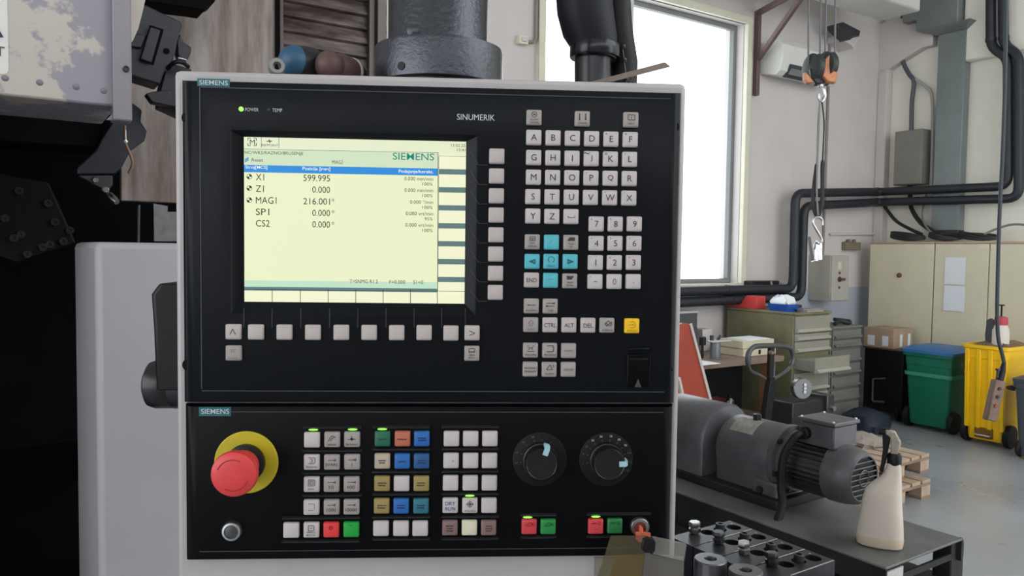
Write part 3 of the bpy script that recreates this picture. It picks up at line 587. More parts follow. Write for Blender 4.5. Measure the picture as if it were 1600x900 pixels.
# dark work space: back, left wall, roof
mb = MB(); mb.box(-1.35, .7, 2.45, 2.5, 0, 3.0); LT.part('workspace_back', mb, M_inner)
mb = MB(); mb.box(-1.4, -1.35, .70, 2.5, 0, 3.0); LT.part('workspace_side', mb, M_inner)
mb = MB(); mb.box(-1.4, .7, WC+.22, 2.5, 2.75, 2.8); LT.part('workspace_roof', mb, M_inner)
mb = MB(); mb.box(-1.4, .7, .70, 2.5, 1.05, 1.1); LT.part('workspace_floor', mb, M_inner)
a = rw(-60, 210, 1.15); b = rw(159, 232, 1.15); mb = MB(); mb.box(a[0], b[0], 1.15, 1.3, b[2], b[2]+.09); LT.part('slide_beam', mb, M_inner, bevel=.004)
# stained guard sheet behind the tools, lower fold and bright coolant tank edge
a = rw(189, 314, 1.45); b = rw(433, 314, 1.45); mb = MB(); mb.box(a[0], b[0], 1.45, 1.47, a[2], 2.75); gs = LT.part('guard_sheet', mb, M_rust, bevel=.003, label='brown stained guard sheet behind the tools')
a = rw(431, 100, 1.442); b = rw(436, 100, 1.442); mb = MB(); mb.box(a[0], b[0], 1.442, 1.449, rw(433, 314, 1.445)[2], 2.75); LT.part('guard_seam', mb, M_inner, parent=gs)
LT.part('drain_plate', outline([(240, 318), (262, 322), (262, 331), (290, 331), (290, 377), (241, 377)], 1.3, .01), mat('drain_steel', srgb(140, 138, 140), .3, .6, var=.3, scale=30))
mb = MB(); mb.tube([rw(217, 320, 1.32), rw(216, 380, 1.32)], .003, 8); LT.part('drain_rod', mb, M_dsteel)
# louvre of stained slats between frame posts
WS = 1.62
def xz(px, py): return rw(px, py, WS)
a = xz(434, 120); b = xz(440, 120); mb = MB(); mb.box(a[0], b[0], WS-.02, WS+.03, 1.3, 2.75); LT.part('louvre_post', mb, M_slatf, bevel=.002)
for x0, x1, dy, mt in ((574, 583, -.015, M_slatf), (584, 597, -.03, M_slatf), (597, 602, -.012, M_slat)):
    a = xz(x0, 60); b = xz(x1, 60); mb = MB(); mb.box(a[0], b[0], WS+dy, WS+.03, 1.3, 2.75); LT.part('louvre_post', mb, mt, bevel=.002)
a = xz(437, 60); b = xz(580, 60); zs = [xz(440, y)[2] for y in (135, 112, 92, 70, 48, 24, 0, -24, -50)]
for k in range(8):
    mb = MB(); mb.loft([[(x, WS+.004, zs[k]), (x, WS-.004, zs[k]+.003), (x, WS+.012, zs[k+1]+.006), (x, WS+.020, zs[k+1]+.004)] for x in (a[0], b[0])]); LT.part('slat', mb, M_slat)
# tool block in front of the guard: body, bar, hook plate, nozzle pieces
TW = 1.05
tb = LT.part('tool_holder', outline([(150, -20), (229, 8), (283, 34), (284, 42), (278, 62), (274, 82), (268, 104), (257, 112), (250, 132), (205, 118), (150, 100)], TW, .07), M_tool, bevel=.003)
LT.part('clamp_bar', outline([(235, 41), (251, 47), (237, 98), (219, 92)], TW-.014, .016), M_tool, bevel=.002, parent=tb)
LT.part('clamp_slot', outline([(234, 39), (256, 46), (240, 102), (217, 94)], TW-.001, .002), M_inner, parent=tb)
LT.part('side_lever', outline([(200, 50), (229, 55), (221, 75), (200, 72)], TW-.008, .01), M_tool, bevel=.002, parent=tb)
p = rw(260, 80, TW); mb = MB(); mb.lathe([(.006, 0), (.006, .002)], (p[0], TW, p[2]), (0, -1, 0), 14); LT.part('screw_hole', mb, M_inner, parent=tb)
LT.part('hook_plate', outline([(276, 62), (282, 52), (286, 66), (294, 70), (300, 74), (298, 84), (293, 94), (283, 93), (277, 86)], TW+.012, .03), M_tool, bevel=.003, parent=tb)
LT.part('lower_jaw', outline([(258, 108), (272, 100), (300, 108), (300, 190), (262, 172), (248, 166), (250, 140)], TW+.02, .05), M_tool, bevel=.003)
LT.part('jaw_tip', outline([(228, 146), (240, 143), (266, 140), (268, 150), (300, 152), (300, 170), (268, 166), (238, 160)], TW-.01, .03), M_tool, bevel=.002)
mb = MB(); mb.tube(catmull([rw(262, 107, TW), rw(272, 98, TW-.02), rw(284, 97, TW-.02), rw(294, 104, TW)]), .0045, 8); LT.part('coolant_hose', mb, M_rubber)
mb = MB(); mb.cyl(rw(278, 91, TW-.01), rw(291, 94, TW-.01), .0035); LT.part('nozzle', mb, M_steel)
LT.part('upper_arm', outline([(228, -30), (345, -30), (336, 3), (322, 10), (320, 17), (296, 13), (270, 10), (245, 5), (228, 4)], 1.25, .08), M_inner, bevel=.004)
# lower tool holder with coolant fittings
tl2 = LT.part('lower_tool_holder', outline([(160, 215), (178, 186), (206, 160), (222, 172), (220, 190), (230, 205), (226, 220), (204, 236), (190, 262), (180, 272), (120, 273), (120, 262), (150, 235)], 1.12, .06), M_tool, bevel=.003)
LT.part('fitting_plate', outline([(123, 274), (176, 274), (176, 290), (168, 298), (150, 290)], 1.10, .03), M_dsteel, bevel=.002, parent=tl2)
for px, py in ((148, 281), (164, 296)):
    p = rw(px, py, 1.10); mb = MB(); mb.lathe([(.0068, 0), (.0068, .012), (.005, .014), (.0042, .014), (.0040, .004)], (p[0], 1.10, p[2]), (0, -1, -.1), 6 if px == 148 else 16); LT.part('pipe_fitting', mb, M_steel, parent=tl2)
mb = MB(); a, b = Vector(rw(168, 303, 1.09)), Vector(rw(183, 316, 1.07)); mb.lathe([(.005, 0), (.0075, .006), (.0075, .020), (.0055, (b-a).length)], a, b-a, 14); LT.part('spray_nozzle', mb, M_steel, parent=tl2)
mb = MB(); mb.tube(catmull([rw(195, 196, 1.08), rw(196, 222, 1.08), rw(203, 240, 1.08), rw(207, 256, 1.08), rw(201, 271, 1.08)]), .0028, 8); LT.part('copper_pipe', mb, mat('copper_dull', srgb(120, 92, 74), .4, .6), parent=tl2)
mb = MB(); mb.cyl(rw(195, 219, 1.078), rw(198, 223, 1.078), .0045); mb.cyl(rw(196, 203, 1.079), rw(196.5, 219, 1.079), .0015); LT.part('pipe_nut', mb, M_steel, parent=tl2)
# dark turret disc deep in the work space
tr_ = LT.part('turret_plate', outline([(-60, 250), (20, 275), (76, 285), (112, 365), (118, 380), (25, 412), (-60, 380)], 1.5, .12), mat('turret_shade_black', (.006, .006, .0065), .5, spec=.15), bevel=.004)  # plate colour carries the shade of the work space
for px, py in ((30, 298), (75, 318), (86, 347), (33, 366), (8, 341), (67, 386), (78, 382), (99, 377), (109, 360), (43, 397), (22, 372)):
    p = rw(px, py, 1.5); mb = MB(); mb.lathe([(.009, 0), (.009, .010), (.0045, .010), (.0045, .004)], (p[0], 1.5, p[2]), (0, -1, 0), 14); LT.part('turret_bolt', mb, mat('turret_bolt', (.03, .03, .032), .35, .5), parent=tr_)
# ---------------------------------------------------------------- pendant arm, hose and the odds and ends on the pendant
def top(px, py, y): p = hit(px, py, (0, y, 0), Vector((0, 1, 0))); return p
ZT = ZB+HZ1
M_arm = mat('arm_grey_hammered', (0.075, 0.08, 0.092), 0.22, 0.75, var=.12, scale=190, bump=.22)
ay = .095; a = top(585, 90, ay); b = top(786, 90, ay); cx = (a.x+b.x)/2; R1 = (b.x-a.x)/2
AR = Thing('pendant_arm', 'dark grey hammered support tube with bolted flange above the pendant', 'support arm', (cx, ay, ZT), 'world')
zf0 = ZT-.0005; zf1 = top(685, 70, ay-R1).z; zf1 = top(600, 78, ay).z
mb = MB(); mb.lathe([(R1*.86, 0), (R1*.86, .006), (R1, .007), (R1, zf1-zf0-.004), (R1*.985, zf1-zf0)], (cx, ay, zf0), (0, 0, 1), 56); AR.part('flange', mb, M_arm)
rt_ = (top(762, 40, ay).x-top(607, 40, ay).x)/2; mb = MB(); mb.lathe([(rt_+.003, 0), (rt_, .006), (rt_, .55)], ((top(762, 40, ay).x+top(607, 40, ay).x)/2, ay, zf1-.001), (0, 0, 1), 56); AR.part('tube', mb, M_arm)
p = top(622, 101, ay-R1*.93); mb = MB(); ax = Vector((p.x-cx, p.y-ay, 0)).normalized(); q = Vector((cx, ay, p.z))+ax*R1
mb.lathe([(.0042, -.004), (.0042, .0008)], q, ax, 12); AR.part('set_screw_hole', mb, M_rubber)
p = top(645, 48, ay-rt_); mb = MB(); mb.lathe([(.0065, 0), (.006, .002), (.003, .0032)], (p.x, ay-rt_*.92, p.z), (0, -1, 0), 14); AR.part('rivet', mb, M_arm)
# black hose with clamp
hy = .42
def hp(px, py): return top(px, py, hy)
HS = Thing('cable_hose', 'thick black flexible hose with clamp rising behind the pendant', 'hose', (hp(928, 125).x, hy, ZT-.06), 'world')
px_w = lambda x0, x1, y: (hp(x1, y).x-hp(x0, y).x)/2
mb = MB(); pts = [((898+955)/2, 170), ((898+955)/2, 125), (926, 96), (930, 84)]
mb.tube([hp(*p) for p in pts], [px_w(898, 955, 110)]*4, 24); HS.part('connector', mb, mat('connector_black', (.02, .02, .024), .3))
pl = [(928, 92, 70), (929, 80, 72), (928, 66, 74), (920, 44, 84), (914, 15, 88), (912, -30, 90), (912, -90, 90)]
mb = MB(); mb.tube([hp(x, y) for x, y, w in pl], [px_w(800, 800+w, 100) for x, y, w in pl], 24); HS.part('hose', mb, mat('hose_blue_black', (.008, .010, .017), .5, var=.15, scale=20, spec=.3))
mb = MB(); r = px_w(800, 878, 100); mb.lathe([(r*.97, 0), (r, .002), (r, .018), (r*.97, .020)], hp(929, 91), (0, 0, 1), 32); HS.part('hose_clamp', mb, mat('clamp_black_metal', (.035, .036, .045), .22, .6))
mb = MB(); mb.tube([hp(958, 128)+Vector((.02, .03, -.04)), hp(960, 90)+Vector((.02, .03, 0)), hp(952, 40)+Vector((.02, .03, 0)), hp(945, -60)+Vector((.02, .03, 0))], .022, 14); HS.part('second_hose', mb, M_rubber)
mb = MB(); mb.tube(catmull([hp(972, 70), hp(975, 95), hp(977, 110), hp(979, 130)]), .0012, 6)
for q in ((974, 73), (975.5, 94), (979, 124)): mb.lathe([(.003, -.003), (.0045, 0), (.003, .003)], hp(*q), (0, 0, 1), 8)
HS.part('chain_tag', mb, M_dsteel)
# grips, nut and strip lying on the pendant
def grip(name, label, pts, y, mats):
    a, b, c = [top(px, py, y) for px, py in pts]
    T = Thing(name, label, 'handle', (a.x, y, ZT), 'world', group='grips lying on the pendant'); return T
M_bl = mat('grip_blue', srgb(44, 88, 118), .45, var=.15, scale=40); M_dk = mat('grip_black', (.012, .013, .016), .45); M_br = mat('grip_brown', srgb(94, 68, 66), .5, var=.12, scale=40); M_db = mat('grip_dark_brown', srgb(62, 42, 42), .5)
def ellip(c0, c1, prof, n=20):
    mb = MB(); c0, c1 = Vector(c0), Vector(c1); L = (c1-c0).length; mb.lathe([(r, t*L) for t, r in prof], c0, c1-c0, n); return mb
c0 = top(452, 86, .05); c1 = top(497, 97, .085); c0.z = ZT+.021; c1.z = ZT+.019
T = Thing('tool_grip', 'rounded tool grip with blue tip and black body lying on the pendant', 'handle', (c0.x, c0.y, ZT), 'world', group='grips lying on the pendant')
T.part('tip', ellip(c0, c1, [(-.20, .002), (-.16, .009), (-.04, .0145), (.12, .0165), (.16, .0168)]), M_bl); T.part('body', ellip(c0, c1, [(.15, .0170), (.6, .0205), (1.1, .0190), (1.3, .012)]), M_dk)
c0 = top(508, 89, .05); c1 = top(546, 100, .085); c0.z = ZT+.0185; c1.z = ZT+.017
T = Thing('tool_grip', 'rounded brown tool grip with pale ring lying on the pendant', 'handle', (c0.x, c0.y, ZT), 'world', group='grips lying on the pendant')
T.part('tip', ellip(c0, c1, [(-.18, .002), (-.14, .008), (0, .0135), (.22, .0145), (.4, .0132)]), M_br); T.part('body', ellip(c0, c1, [(.36, .0132), (.55, .0168), (.98, .0165)]), M_br)
T.part('ring', ellip(c0, c1, [(.96, .0165), (.98, .0172), (1.05, .0172), (1.07, .016)]), M_keyw); T.part('tail', ellip(c0, c1, [(1.05, .0150), (1.3, .0140), (1.36, .008)]), M_db)
p = top(431, 100, .03); T = single('round_nut', 'small bright round nut beside the blue-tipped grip', 'nut', MB().lathe([(.0040, 0), (.0072, 0), (.0078, .001), (.0078, .012), (.0072, .013), (.0040, .013), (.0040, .001)], (p.x, p.y, ZT+.0080), (.35, -1, 0), 24, False, False), mat('nut_dull_steel', (.30, .30, .29), .5, .6), (p.x, p.y, ZT), 'world')
a = top(925, 126, .03); b = top(1045, 101, .10); a.z = ZT+.002
dv = (b-a).normalized(); mb = MB(); mb.prism([top(x, y, .05) for x, y in ((922, 128), (1039, 97), (1047.5, 104), (958, 127))], (0, .0016, 0)); a = top(935, 127, .05)
single('metal_strip', 'flat brown metal strip sticking up from the pendant top beside the hose', 'metal strip', mb, mat('strip_brown', srgb(128, 116, 106), .45, .4, var=.15, scale=30), tuple(a), 'world')
# ---------------------------------------------------------------- clear holder and hanging key in front of the pendant
def fp(px, py, y): return hit(px, py, (0, y, 0), Vector((0, 1, 0)))
M_acr = hazy('acrylic_amber', srgb(112, 104, 84), .35, .2); M_acr2 = hazy('acrylic_clear', srgb(176, 176, 172), .35, .15)
hb = fp(990, 880, -.03); HD = Thing('acrylic_holder', 'clear plastic holder with yellowish sheet at the pendant corner', 'holder', (hb.x, .01, ZB-.15), 'world')
mb = MB(); P = [fp(x, y, -.03) for x, y in ((955, 838), (1012, 838), (1006, 960), (915, 960))]; mb.prism(P, (0, .0022, 0)); HD.part('front_sheet', mb, M_acr)
mb = MB(); P = [fp(x, y, -.026) for x, y in ((962, 868), (1010, 866), (1006, 960), (934, 960))]; mb.prism(P, (0, .001, 0)); HD.part('yellow_card', mb, mat('card_yellow', srgb(186, 154, 50), .6, var=.2, scale=25))
mb = MB(); P = [fp(x, y, -.05) for x, y in ((1021, 841), (1073, 852), (1069, 876), (1021, 866))]; mb.prism(P, (0, .006, 0)); HD.part('top_bar', mb, M_acr2)
mb = MB(); P = [fp(x, y, -.047) for x, y in ((1016, 866), (1069, 877), (1066, 960), (1012, 960))]; mb.prism(P, (0, .0015, 0)); HD.part('side_sheet', mb, mat('side_sheet_grey', srgb(112, 108, 100), .35, .2, var=.1, scale=20))
a = fp(930, 955, 0); b = fp(1070, 955, 0); mb = MB(); mb.box(a.x, b.x, -.052, .0125, ZB-.150, ZB-.147); HD.part('holder_base', mb, M_acr2)
mb = MB(); mb.box(a.x, b.x, .0095, .0118, ZB-.150, ZB-.004); HD.part('back_sheet', mb, M_acr2)
kp = fp(1014, 853, -.062); KY = Thing('hanging_key', 'black-headed metal key hanging in front of the plastic holder', 'key', (kp.x, -.062, kp.z-.04), 'world')
def kq(px, py): return fp(px, py, -.062)
mb = MB(); mb.prism([kq(x, y) for x, y in ((1005, 843), (1012, 840), (1022, 842), (1025, 848), (1024, 862), (1017, 866), (1008, 865), (1002, 858))], (0, .004, 0)); KY.part('key_head', mb, M_black, bevel=.001)
mb = MB(); mb.prism([kq(x, y) for x, y in ((1008, 864), (1016, 864), (1013, 900), (1010, 915), (1002, 912), (1004, 898))], (0, .002, 0)); KY.part('key_blade', mb, mat('key_blade', (.25, .24, .23), .35, .9))
p0 = fp(1002, 833, -.013); p1 = kq(1013, 843); mb = MB(); mb.tube(catmull([p0, (p0+p1)/2+Vector((0, -.006, -.004)), p1+Vector((0, .002, -.002))]), .0011, 6); KY.part('key_ring', mb, M_steel)
# ---------------------------------------------------------------- pump unit on its stand, tool blocks, spray bottle
ZP = 1.13
M_mot = mat('motor_grey_paint', (0.12, 0.12, 0.128), 0.38, 0.15, var=.2, scale=14, bump=.06, rvar=.1)
M_grime = mat('stand_grimy_paint', (0.024, 0.024, 0.025), 0.5, .1, var=.35, scale=8, rvar=.15, bump=.05, spec=.3)
M_platet = mat('stand_plate_top', (0.15, 0.155, 0.15), 0.38, .15, var=.3, scale=9, rvar=.15)
f0 = rz(1394, 889, ZP); f1 = rz(1481, 836, ZP); U0, U1, W0 = f0[0]-.005, f1[0]+.01, (f0[1]+f1[1])/2-.01
ST = Thing('pump_stand', 'dark grimy steel stand carrying the pump motor', 'stand', ((U0+U1)/2, .7, 0))
mb = MB(); mb.box(U0, U1, W0, 1.35, ZP-.006, ZP); ST.part('top_plate', mb, M_platet, bevel=.002)
mb = MB(); mb.box(U0, U0+.005, W0, 1.35, ZP-.055, ZP-.006); ST.part('side_flange', mb, M_grime)
mb = MB(); mb.box(U1-.005, U1, W0, 1.35, ZP-.055, ZP-.006); ST.part('side_flange', mb, M_grime)
mb = MB(); mb.box(U0+.02, U1-.03, W0+.01, W0+.016, ZP-.05, ZP-.035); ST.part('cross_rail', mb, M_grime)
mb = MB(); mb.box(U0+.004, U0+.075, W0+.004, W0+.008, ZP-.040, ZP-.014); ST.part('type_label', mb, mat('label_pale', srgb(206, 204, 200), .5))
for uu in (U0+.02, U1-.03):
    for w_ in (W0+.01, 1.28):
        mb = MB(); mb.box(uu, uu+.045, w_, w_+.045, 0, ZP-.006); ST.part('leg', mb, M_grime, bevel=.003)
mb = MB(); mb.box(U0+.02, U1, W0+.02, 1.3, ZP-.30, ZP-.10); ST.part('tank', mb, M_grime, bevel=.006)
mb = MB(); mb.tube(catmull([(U1+.005, W0+.012, ZP-.02), (U1+.014, W0+.012, ZP-.008), (U1+.022, W0+.012, ZP-.02), (U1+.022, W0+.012, ZP-.05)]), .004, 8); ST.part('hook', mb, M_dsteel)
mb = MB(); mb.box(U1+.012, U1+.035, W0+.012, W0+.05, 0.4, ZP-.045); ST.part('side_pipe', mb, M_grime, bevel=.006)
# pump: axis parallel to local y
AU = 1.44
p = ru(1350, 748, AU); AZ, AW = p[2], p[1]
PU = Thing('pump_motor', 'grey electric motor with finned body bolted to a pump coupling housing', 'motor', (AU, AW+.3, ZP))
mr = .072; y1 = AW
mb = MB(); mb.lathe([(mr*.82, 0), (mr*.94, .010), (mr*1.03, .035), (mr*1.05, .075)], (AU, y1, AZ), (0, 1, 0), 40, False, True); PU.part('fan_cover', mb, M_mot)
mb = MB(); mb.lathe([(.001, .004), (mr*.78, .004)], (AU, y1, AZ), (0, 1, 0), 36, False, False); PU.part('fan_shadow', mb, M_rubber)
mb = MB()
for k in range(-5, 6):
    h = math.sqrt(max(0, (mr*.80)**2-(k*.014)**2)); mb.tube([(AU-h, y1+.001, AZ+k*.0135), (AU+h, y1+.001, AZ+k*.0135)], .0018, 6)
for r in (.02, mr*.80): mb.tube([(AU+r*math.cos(a), y1, AZ+r*math.sin(a)) for a in [2*math.pi*k/30 for k in range(30)]], .002, 6, True)
PU.part('fan_grille', mb, M_mot)
y2 = y1+.070; y3 = y2+.115
mb = MB(); mb.lathe([(mr*.84, 0), (mr*.84, y3-y2)], (AU, y2, AZ), (0, 1, 0), 36); mbdy = PU.part('motor_body', mb, M_mot)
M_fin = mat('fin_dark', (.045, .045, .048), .45, .1, var=.2, scale=20)
fin = MB().box(-.0018, .0018, 0, y3-y2, mr*.80, mr*1.02).mesh('cooling_fin')
for k in range(30):
    a = 2*math.pi*k/30; o = link('cooling_fin', fin, M_fin, mbdy, Vector((AU, y2, AZ))-PU.base, (0, a, 0))
mb = MB(); mb.lathe([(mr*1.1, 0), (mr*1.1, .02), (mr*1.3, .022), (mr*1.3, .04)], (AU, y3, AZ), (0, 1, 0), 36); fl2 = PU.part('motor_flange', mb, M_mot)
for k in range(6):
    a = 2*math.pi*k/6+.3; mb = MB(); mb.lathe([(.008, 0), (.008, -.008)], (AU+mr*1.2*math.cos(a), y3+.022, AZ+mr*1.2*math.sin(a)), (0, 1, 0), 6); PU.part('flange_bolt', mb, M_dsteel, parent=fl2)
y4 = y3+.035; y5 = y4+.185; br = .090
mb = MB(); sec = [(br*math.cos(math.radians(a)), br*math.sin(math.radians(a))) for a in range(-20, 201, 10)]+[(-br*.92, ZP+.024-AZ), (br*.92, ZP+.024-AZ)]
mb.loft([[(AU+x*s, y, AZ+z*(s if z > 0 else 1)) for x, z in sec] for y, s in ((y4, .94), (y4+.012, 1), (y5-.012, 1), (y5, .94))]); PU.part('coupling_housing', mb, M_mot)
a = ru(1148, 662, AU-.05); mb = MB(); mb.lathe([(.012, 0), (.012, .016), (.008, .018)], (AU-.012, y4+.10, AZ+br-.002), (0, 0, 1), 6); PU.part('filler_plug', mb, M_dsteel)
mb = MB()
for k in range(5):
    t0 = math.radians(100+8*k); t1 = math.radians(108+8*k)
    mb.poly([(AU+(br+.0012)*math.cos(t), y, AZ+(br+.0012)*math.sin(t)) for t, y in ((t0, y4+.07), (t1, y4+.07), (t1, y4+.15), (t0, y4+.15))])
PU.part('worn_label', mb, mat('label_worn', srgb(150, 146, 138), .5, var=.3, scale=60))
mb = MB(); mb.box(AU-br*1.02, AU+br, y4-.03, y4+.005, ZP, ZP+.028); mb.box(AU-br*1.02, AU-br*.75, y4-.03, y4+.05, ZP, ZP+.06); ft = PU.part('housing_foot', mb, M_mot, bevel=.006)
mb = MB(); mb.lathe([(.010, 0), (.010, .008)], (AU-br*1.02, y4+.02, ZP+.035), (-1, 0, 0), 6); PU.part('foot_bolt', mb, M_dsteel, parent=ft)
mb = MB(); mb.box(AU-br*1.32, AU+br*1.05, y4-.05, y5+.25, ZP, ZP+.024); PU.part('base_rail', mb, M_grime, bevel=.003)
y6 = y5+.03; gr = .112
mb = MB(); sec = [(gr*math.cos(math.radians(a)), gr*math.sin(math.radians(a))) for a in range(0, 181, 10)]+[(-gr, ZP-AZ), (gr, ZP-AZ)]
mb.loft([[(AU+x*s, y, AZ+z*(s if z > 0 else 1)) for x, z in sec] for y, s in ((y6, .95), (y6+.01, 1), (y6+.20, 1), (y6+.21, .96))]); PU.part('drive_guard', mb, M_mot)
# terminal box and cable
b0 = ru(1245, 690, AU-.06); b1 = ru(1312, 700, AU-.06)
bw0, bw1 = y2-.015, y2+.085; bz = AZ+mr*.9
mb = MB(); mb.box(AU-.048, AU+.052, bw0, bw1, bz, bz+.058); tb_ = PU.part('terminal_box', mb, M_mot, bevel=.004)
mb = MB(); mb.box(AU-.053, AU+.057, bw0-.005, bw1+.005, bz+.059, bz+.070); PU.part('box_lid', mb, mat('lid_grey', (.13, .13, .14), .35, .2, var=.15, scale=30), bevel=.003, parent=tb_)
for su in (-.046, .050):
    for sw in (bw0+.004, bw1-.004):
        mb = MB(); mb.lathe([(.004, 0), (.0035, .003)], (AU+su, sw, bz+.070), (0, 0, 1), 8); PU.part('lid_screw', mb, M_steel, parent=tb_)
mb = MB(); cy = bw1-.02; mb.lathe([(.016, 0), (.016, .014), (.012, .016), (.012, .026)], (AU-.048, cy, bz+.03), (-1, 0, 0), 12); PU.part('cable_gland', mb, M_rubber, parent=tb_)
mb = MB(); mb.tube(catmull([(AU-.065, cy, bz+.03), (AU-.09, cy+.005, bz+.022), (AU-.112, cy+.02, bz-.03), (AU-.118, cy+.02, AZ-.04), (AU-.125, cy+.01, ZP+.04), (AU-.145, cy+.0, ZP+.012), (U0-.03, cy-.04, ZP-.06)]), .0105, 12); PU.part('power_cable', mb, M_rubber)
# spray bottle
bz_ = ZP; bp = rz(1374, 852, ZP)
SB = Thing('spray_bottle', 'cloudy white plastic spray bottle with black trigger on the stand', 'spray bottle', (bp[0], bp[1], ZP), turn=-8)
def bloop(z, w, d, x=0): return [(x+px_*w/2, py_*d/2, z) for px_, py_ in [(math.copysign(abs(math.cos(a))**.75, math.cos(a)), math.copysign(abs(math.sin(a))**.75, math.sin(a))) for a in [2*math.pi*k/28 for k in range(28)]]]
# local x runs across the picture
SB.o.rotation_euler.z = math.radians(-30)
mb = MB(); mb.loft([bloop(z, w, d, x) for z, w, d, x in ((0, .082, .05, 0), (.004, .096, .062, 0), (.018, .100, .066, 0), (.060, .093, .064, .001), (.105, .083, .060, .002), (.128, .077, .056, .004), (.142, .066, .050, .009), (.156, .050, .044, .016), (.166, .040, .038, .0205), (.180, .034, .034, .0225), (.196, .028, .028, .0245))])
M_bot = mat('bottle_cloudy_plastic', srgb(226, 214, 200), .42, var=.06, scale=25)
_b = M_bot.node_tree.nodes['Principled BSDF']; _b.inputs['Subsurface Weight'].default_value = .15; _b.inputs['Subsurface Radius'].default_value = (.01, .01, .008)
SB.part('bottle', mb, M_bot)
mb = MB(); mb.loft([bloop(z, w, d, 0) for z, w, d in ((.0005, .083, .052), (.006, .0975, .0635), (.018, .1006, .0666), (.026, .0995, .0662))], False, False); SB.part('liquid_stain', mb, mat('liquid_tan', srgb(218, 200, 176), .45, var=.06, scale=20))
mb = MB(); mb.lathe([(.0145, .192), (.0152, .195), (.0152, .213), (.012, .219)], (.0245, 0, 0), (0, 0, 1), 24); SB.part('collar', mb, M_black)
mb = MB(); mb.prism([(x, -.009, z) for x, z in ((.016, .217), (.030, .217), (.034, .232), (.037, .246), (.030, .258), (.024, .270), (.004, .273), (.004, .262), (.014, .256), (.016, .240))], (0, .018, 0)); SB.part('spray_head', mb, mat('head_dirty_white', srgb(170, 160, 146), .55, var=.25, scale=60), bevel=.003)
mb = MB(); mb.prism([(x, -.006, z) for x, z in ((.000, .274), (.013, .274), (.015, .258), (.012, .232), (.009, .205), (.004, .182), (.002, .172), (-.006, .174), (-.003, .192), (.000, .225), (-.002, .255))], (0, .012, 0)); SB.part('trigger', mb, M_black, bevel=.002)
mb = MB(); mb.lathe([(.0085, 0), (.0085, .014)], (.004, 0, .266), (-1, 0, 0), 14); SB.part('nozzle', mb, M_black)
# table with jaw blocks
ZJ = 1.27
M_jaw = mat('jaw_black_oxide', (0.036, 0.037, 0.043), 0.33, 0.45, var=.2, scale=30, rvar=.1)
def jz(x, y): return rz(920+x/4, 800+y/4, ZJ)
q0 = jz(830, 65); q1 = jz(985, 105); q2 = jz(1160, 160); q3 = jz(1385, 210); q4 = jz(1565, 295)
ue = (q0[0]+q1[0]+q2[0]+q3[0]+q4[0])/5
wl = [q0[1]+(q4[1]-q0[1])*k/4 for k in range(5)]
dwid = wl[0]-wl[1]; LEN = .165
TBL = Thing('tool_table', 'dark steel table with tooling beside the pendant', 'table', (ue-.15, wl[2], 0))
mb = MB(); mb.box(ue-.34, ue+.06, wl[4]-.10, wl[0]+.03, ZJ-.085, ZJ-.060); TBL.part('table_top', mb, M_grime, bevel=.003)
for du in (-.30, .02):
    for w_ in (wl[4]-.06, wl[0]-.03):
        mb = MB(); mb.box(ue+du, ue+du+.03, w_, w_+.03, 0, ZJ-.085); TBL.part('leg', mb, M_grime)
def cutbox(L, W_, Hh, holes):
    base = MB().box(-L, 0, -W_/2, W_/2, -Hh, 0).mesh('jaw_body', smooth=False); o = bpy.data.objects.new('tmp', base); COL.objects.link(o)
    c = MB()
    for x, y, r, d in holes: c.cyl((x, y, -d), (x, y, .01), r, n=20)
    co = bpy.data.objects.new('tmpc', c.mesh('tmpc')); COL.objects.link(co)
    bo = o.modifiers.new('b', 'BOOLEAN'); bo.object = co; bo.operation = 'DIFFERENCE'; bo.solver = 'EXACT'
    me = bpy.data.meshes.new_from_object(o.evaluated_get(bpy.context.evaluated_depsgraph_get()))
    bpy.data.objects.remove(o); bpy.data.objects.remove(co); me.name = 'jaw_body'; return me
hs = [(-.024, -.002, .0140, .025), (-.056, .004, .0125, .012), (-.088, .006, .0140, .025)]
jm = cutbox(LEN, dwid*.965, .060, hs)
scr = MB().lathe([(.0090, -.012), (.0092, .010), (.0084, .011), (.0050, .011), (.0048, .004)], (0, 0, 0), (0, 0, 1), 18).mesh('cap_screw')
hexb = MB().lathe([(.0062, -.004), (.0062, .004), (.0105, .004), (.0112, .005), (.0112, .012), (.0085, .0125), (.0085, .015), (.0105, .015), (.0112, .016), (.0112, .023), (.0100, .0245)], (0, 0, 0), (0, 0, 1), 6).mesh('hex_bolt')
scl = MB().box(-.030, -.0302, 0, .001, 0, .001)
nm = ('first black steel jaw block, farthest from the spray bottle', 'second black steel jaw block, next to the farthest one', 'third black steel jaw block, next to the nearest one', 'last black steel jaw block, nearest to the spray bottle')
for k in range(4):
    wc = (wl[k]+wl[k+1])/2
    T = Thing('jaw_block', nm[k], 'jaw block', (ue, wc, ZJ-.060), turn=0, group='jaw blocks on the tool table')
    link('jaw_body', jm, M_jaw, T.o, (0, 0, .060))
    mb = MB(); mb.box(-.12, -.002, -dwid*.482, -dwid*.445, .0598, .0604); T.part('scribe_line', mb, mat('scribe_bright', (.60, .60, .60), .45, .2))
    mb = MB(); mb.box(-.012, -.010, .012, .016, .0598, .0603); T.part('scale_tick', mb, MATS['scribe_bright'])
    link('cap_screw', scr, M_dsteel, T.o, (-.056, .004, .061))
    link('hex_bolt', hexb, M_steel if k % 2 == 0 else M_dsteel, T.o, (-.112, .016, .058), (random.uniform(-.1, .1), random.uniform(-.1, .1), random.random()))
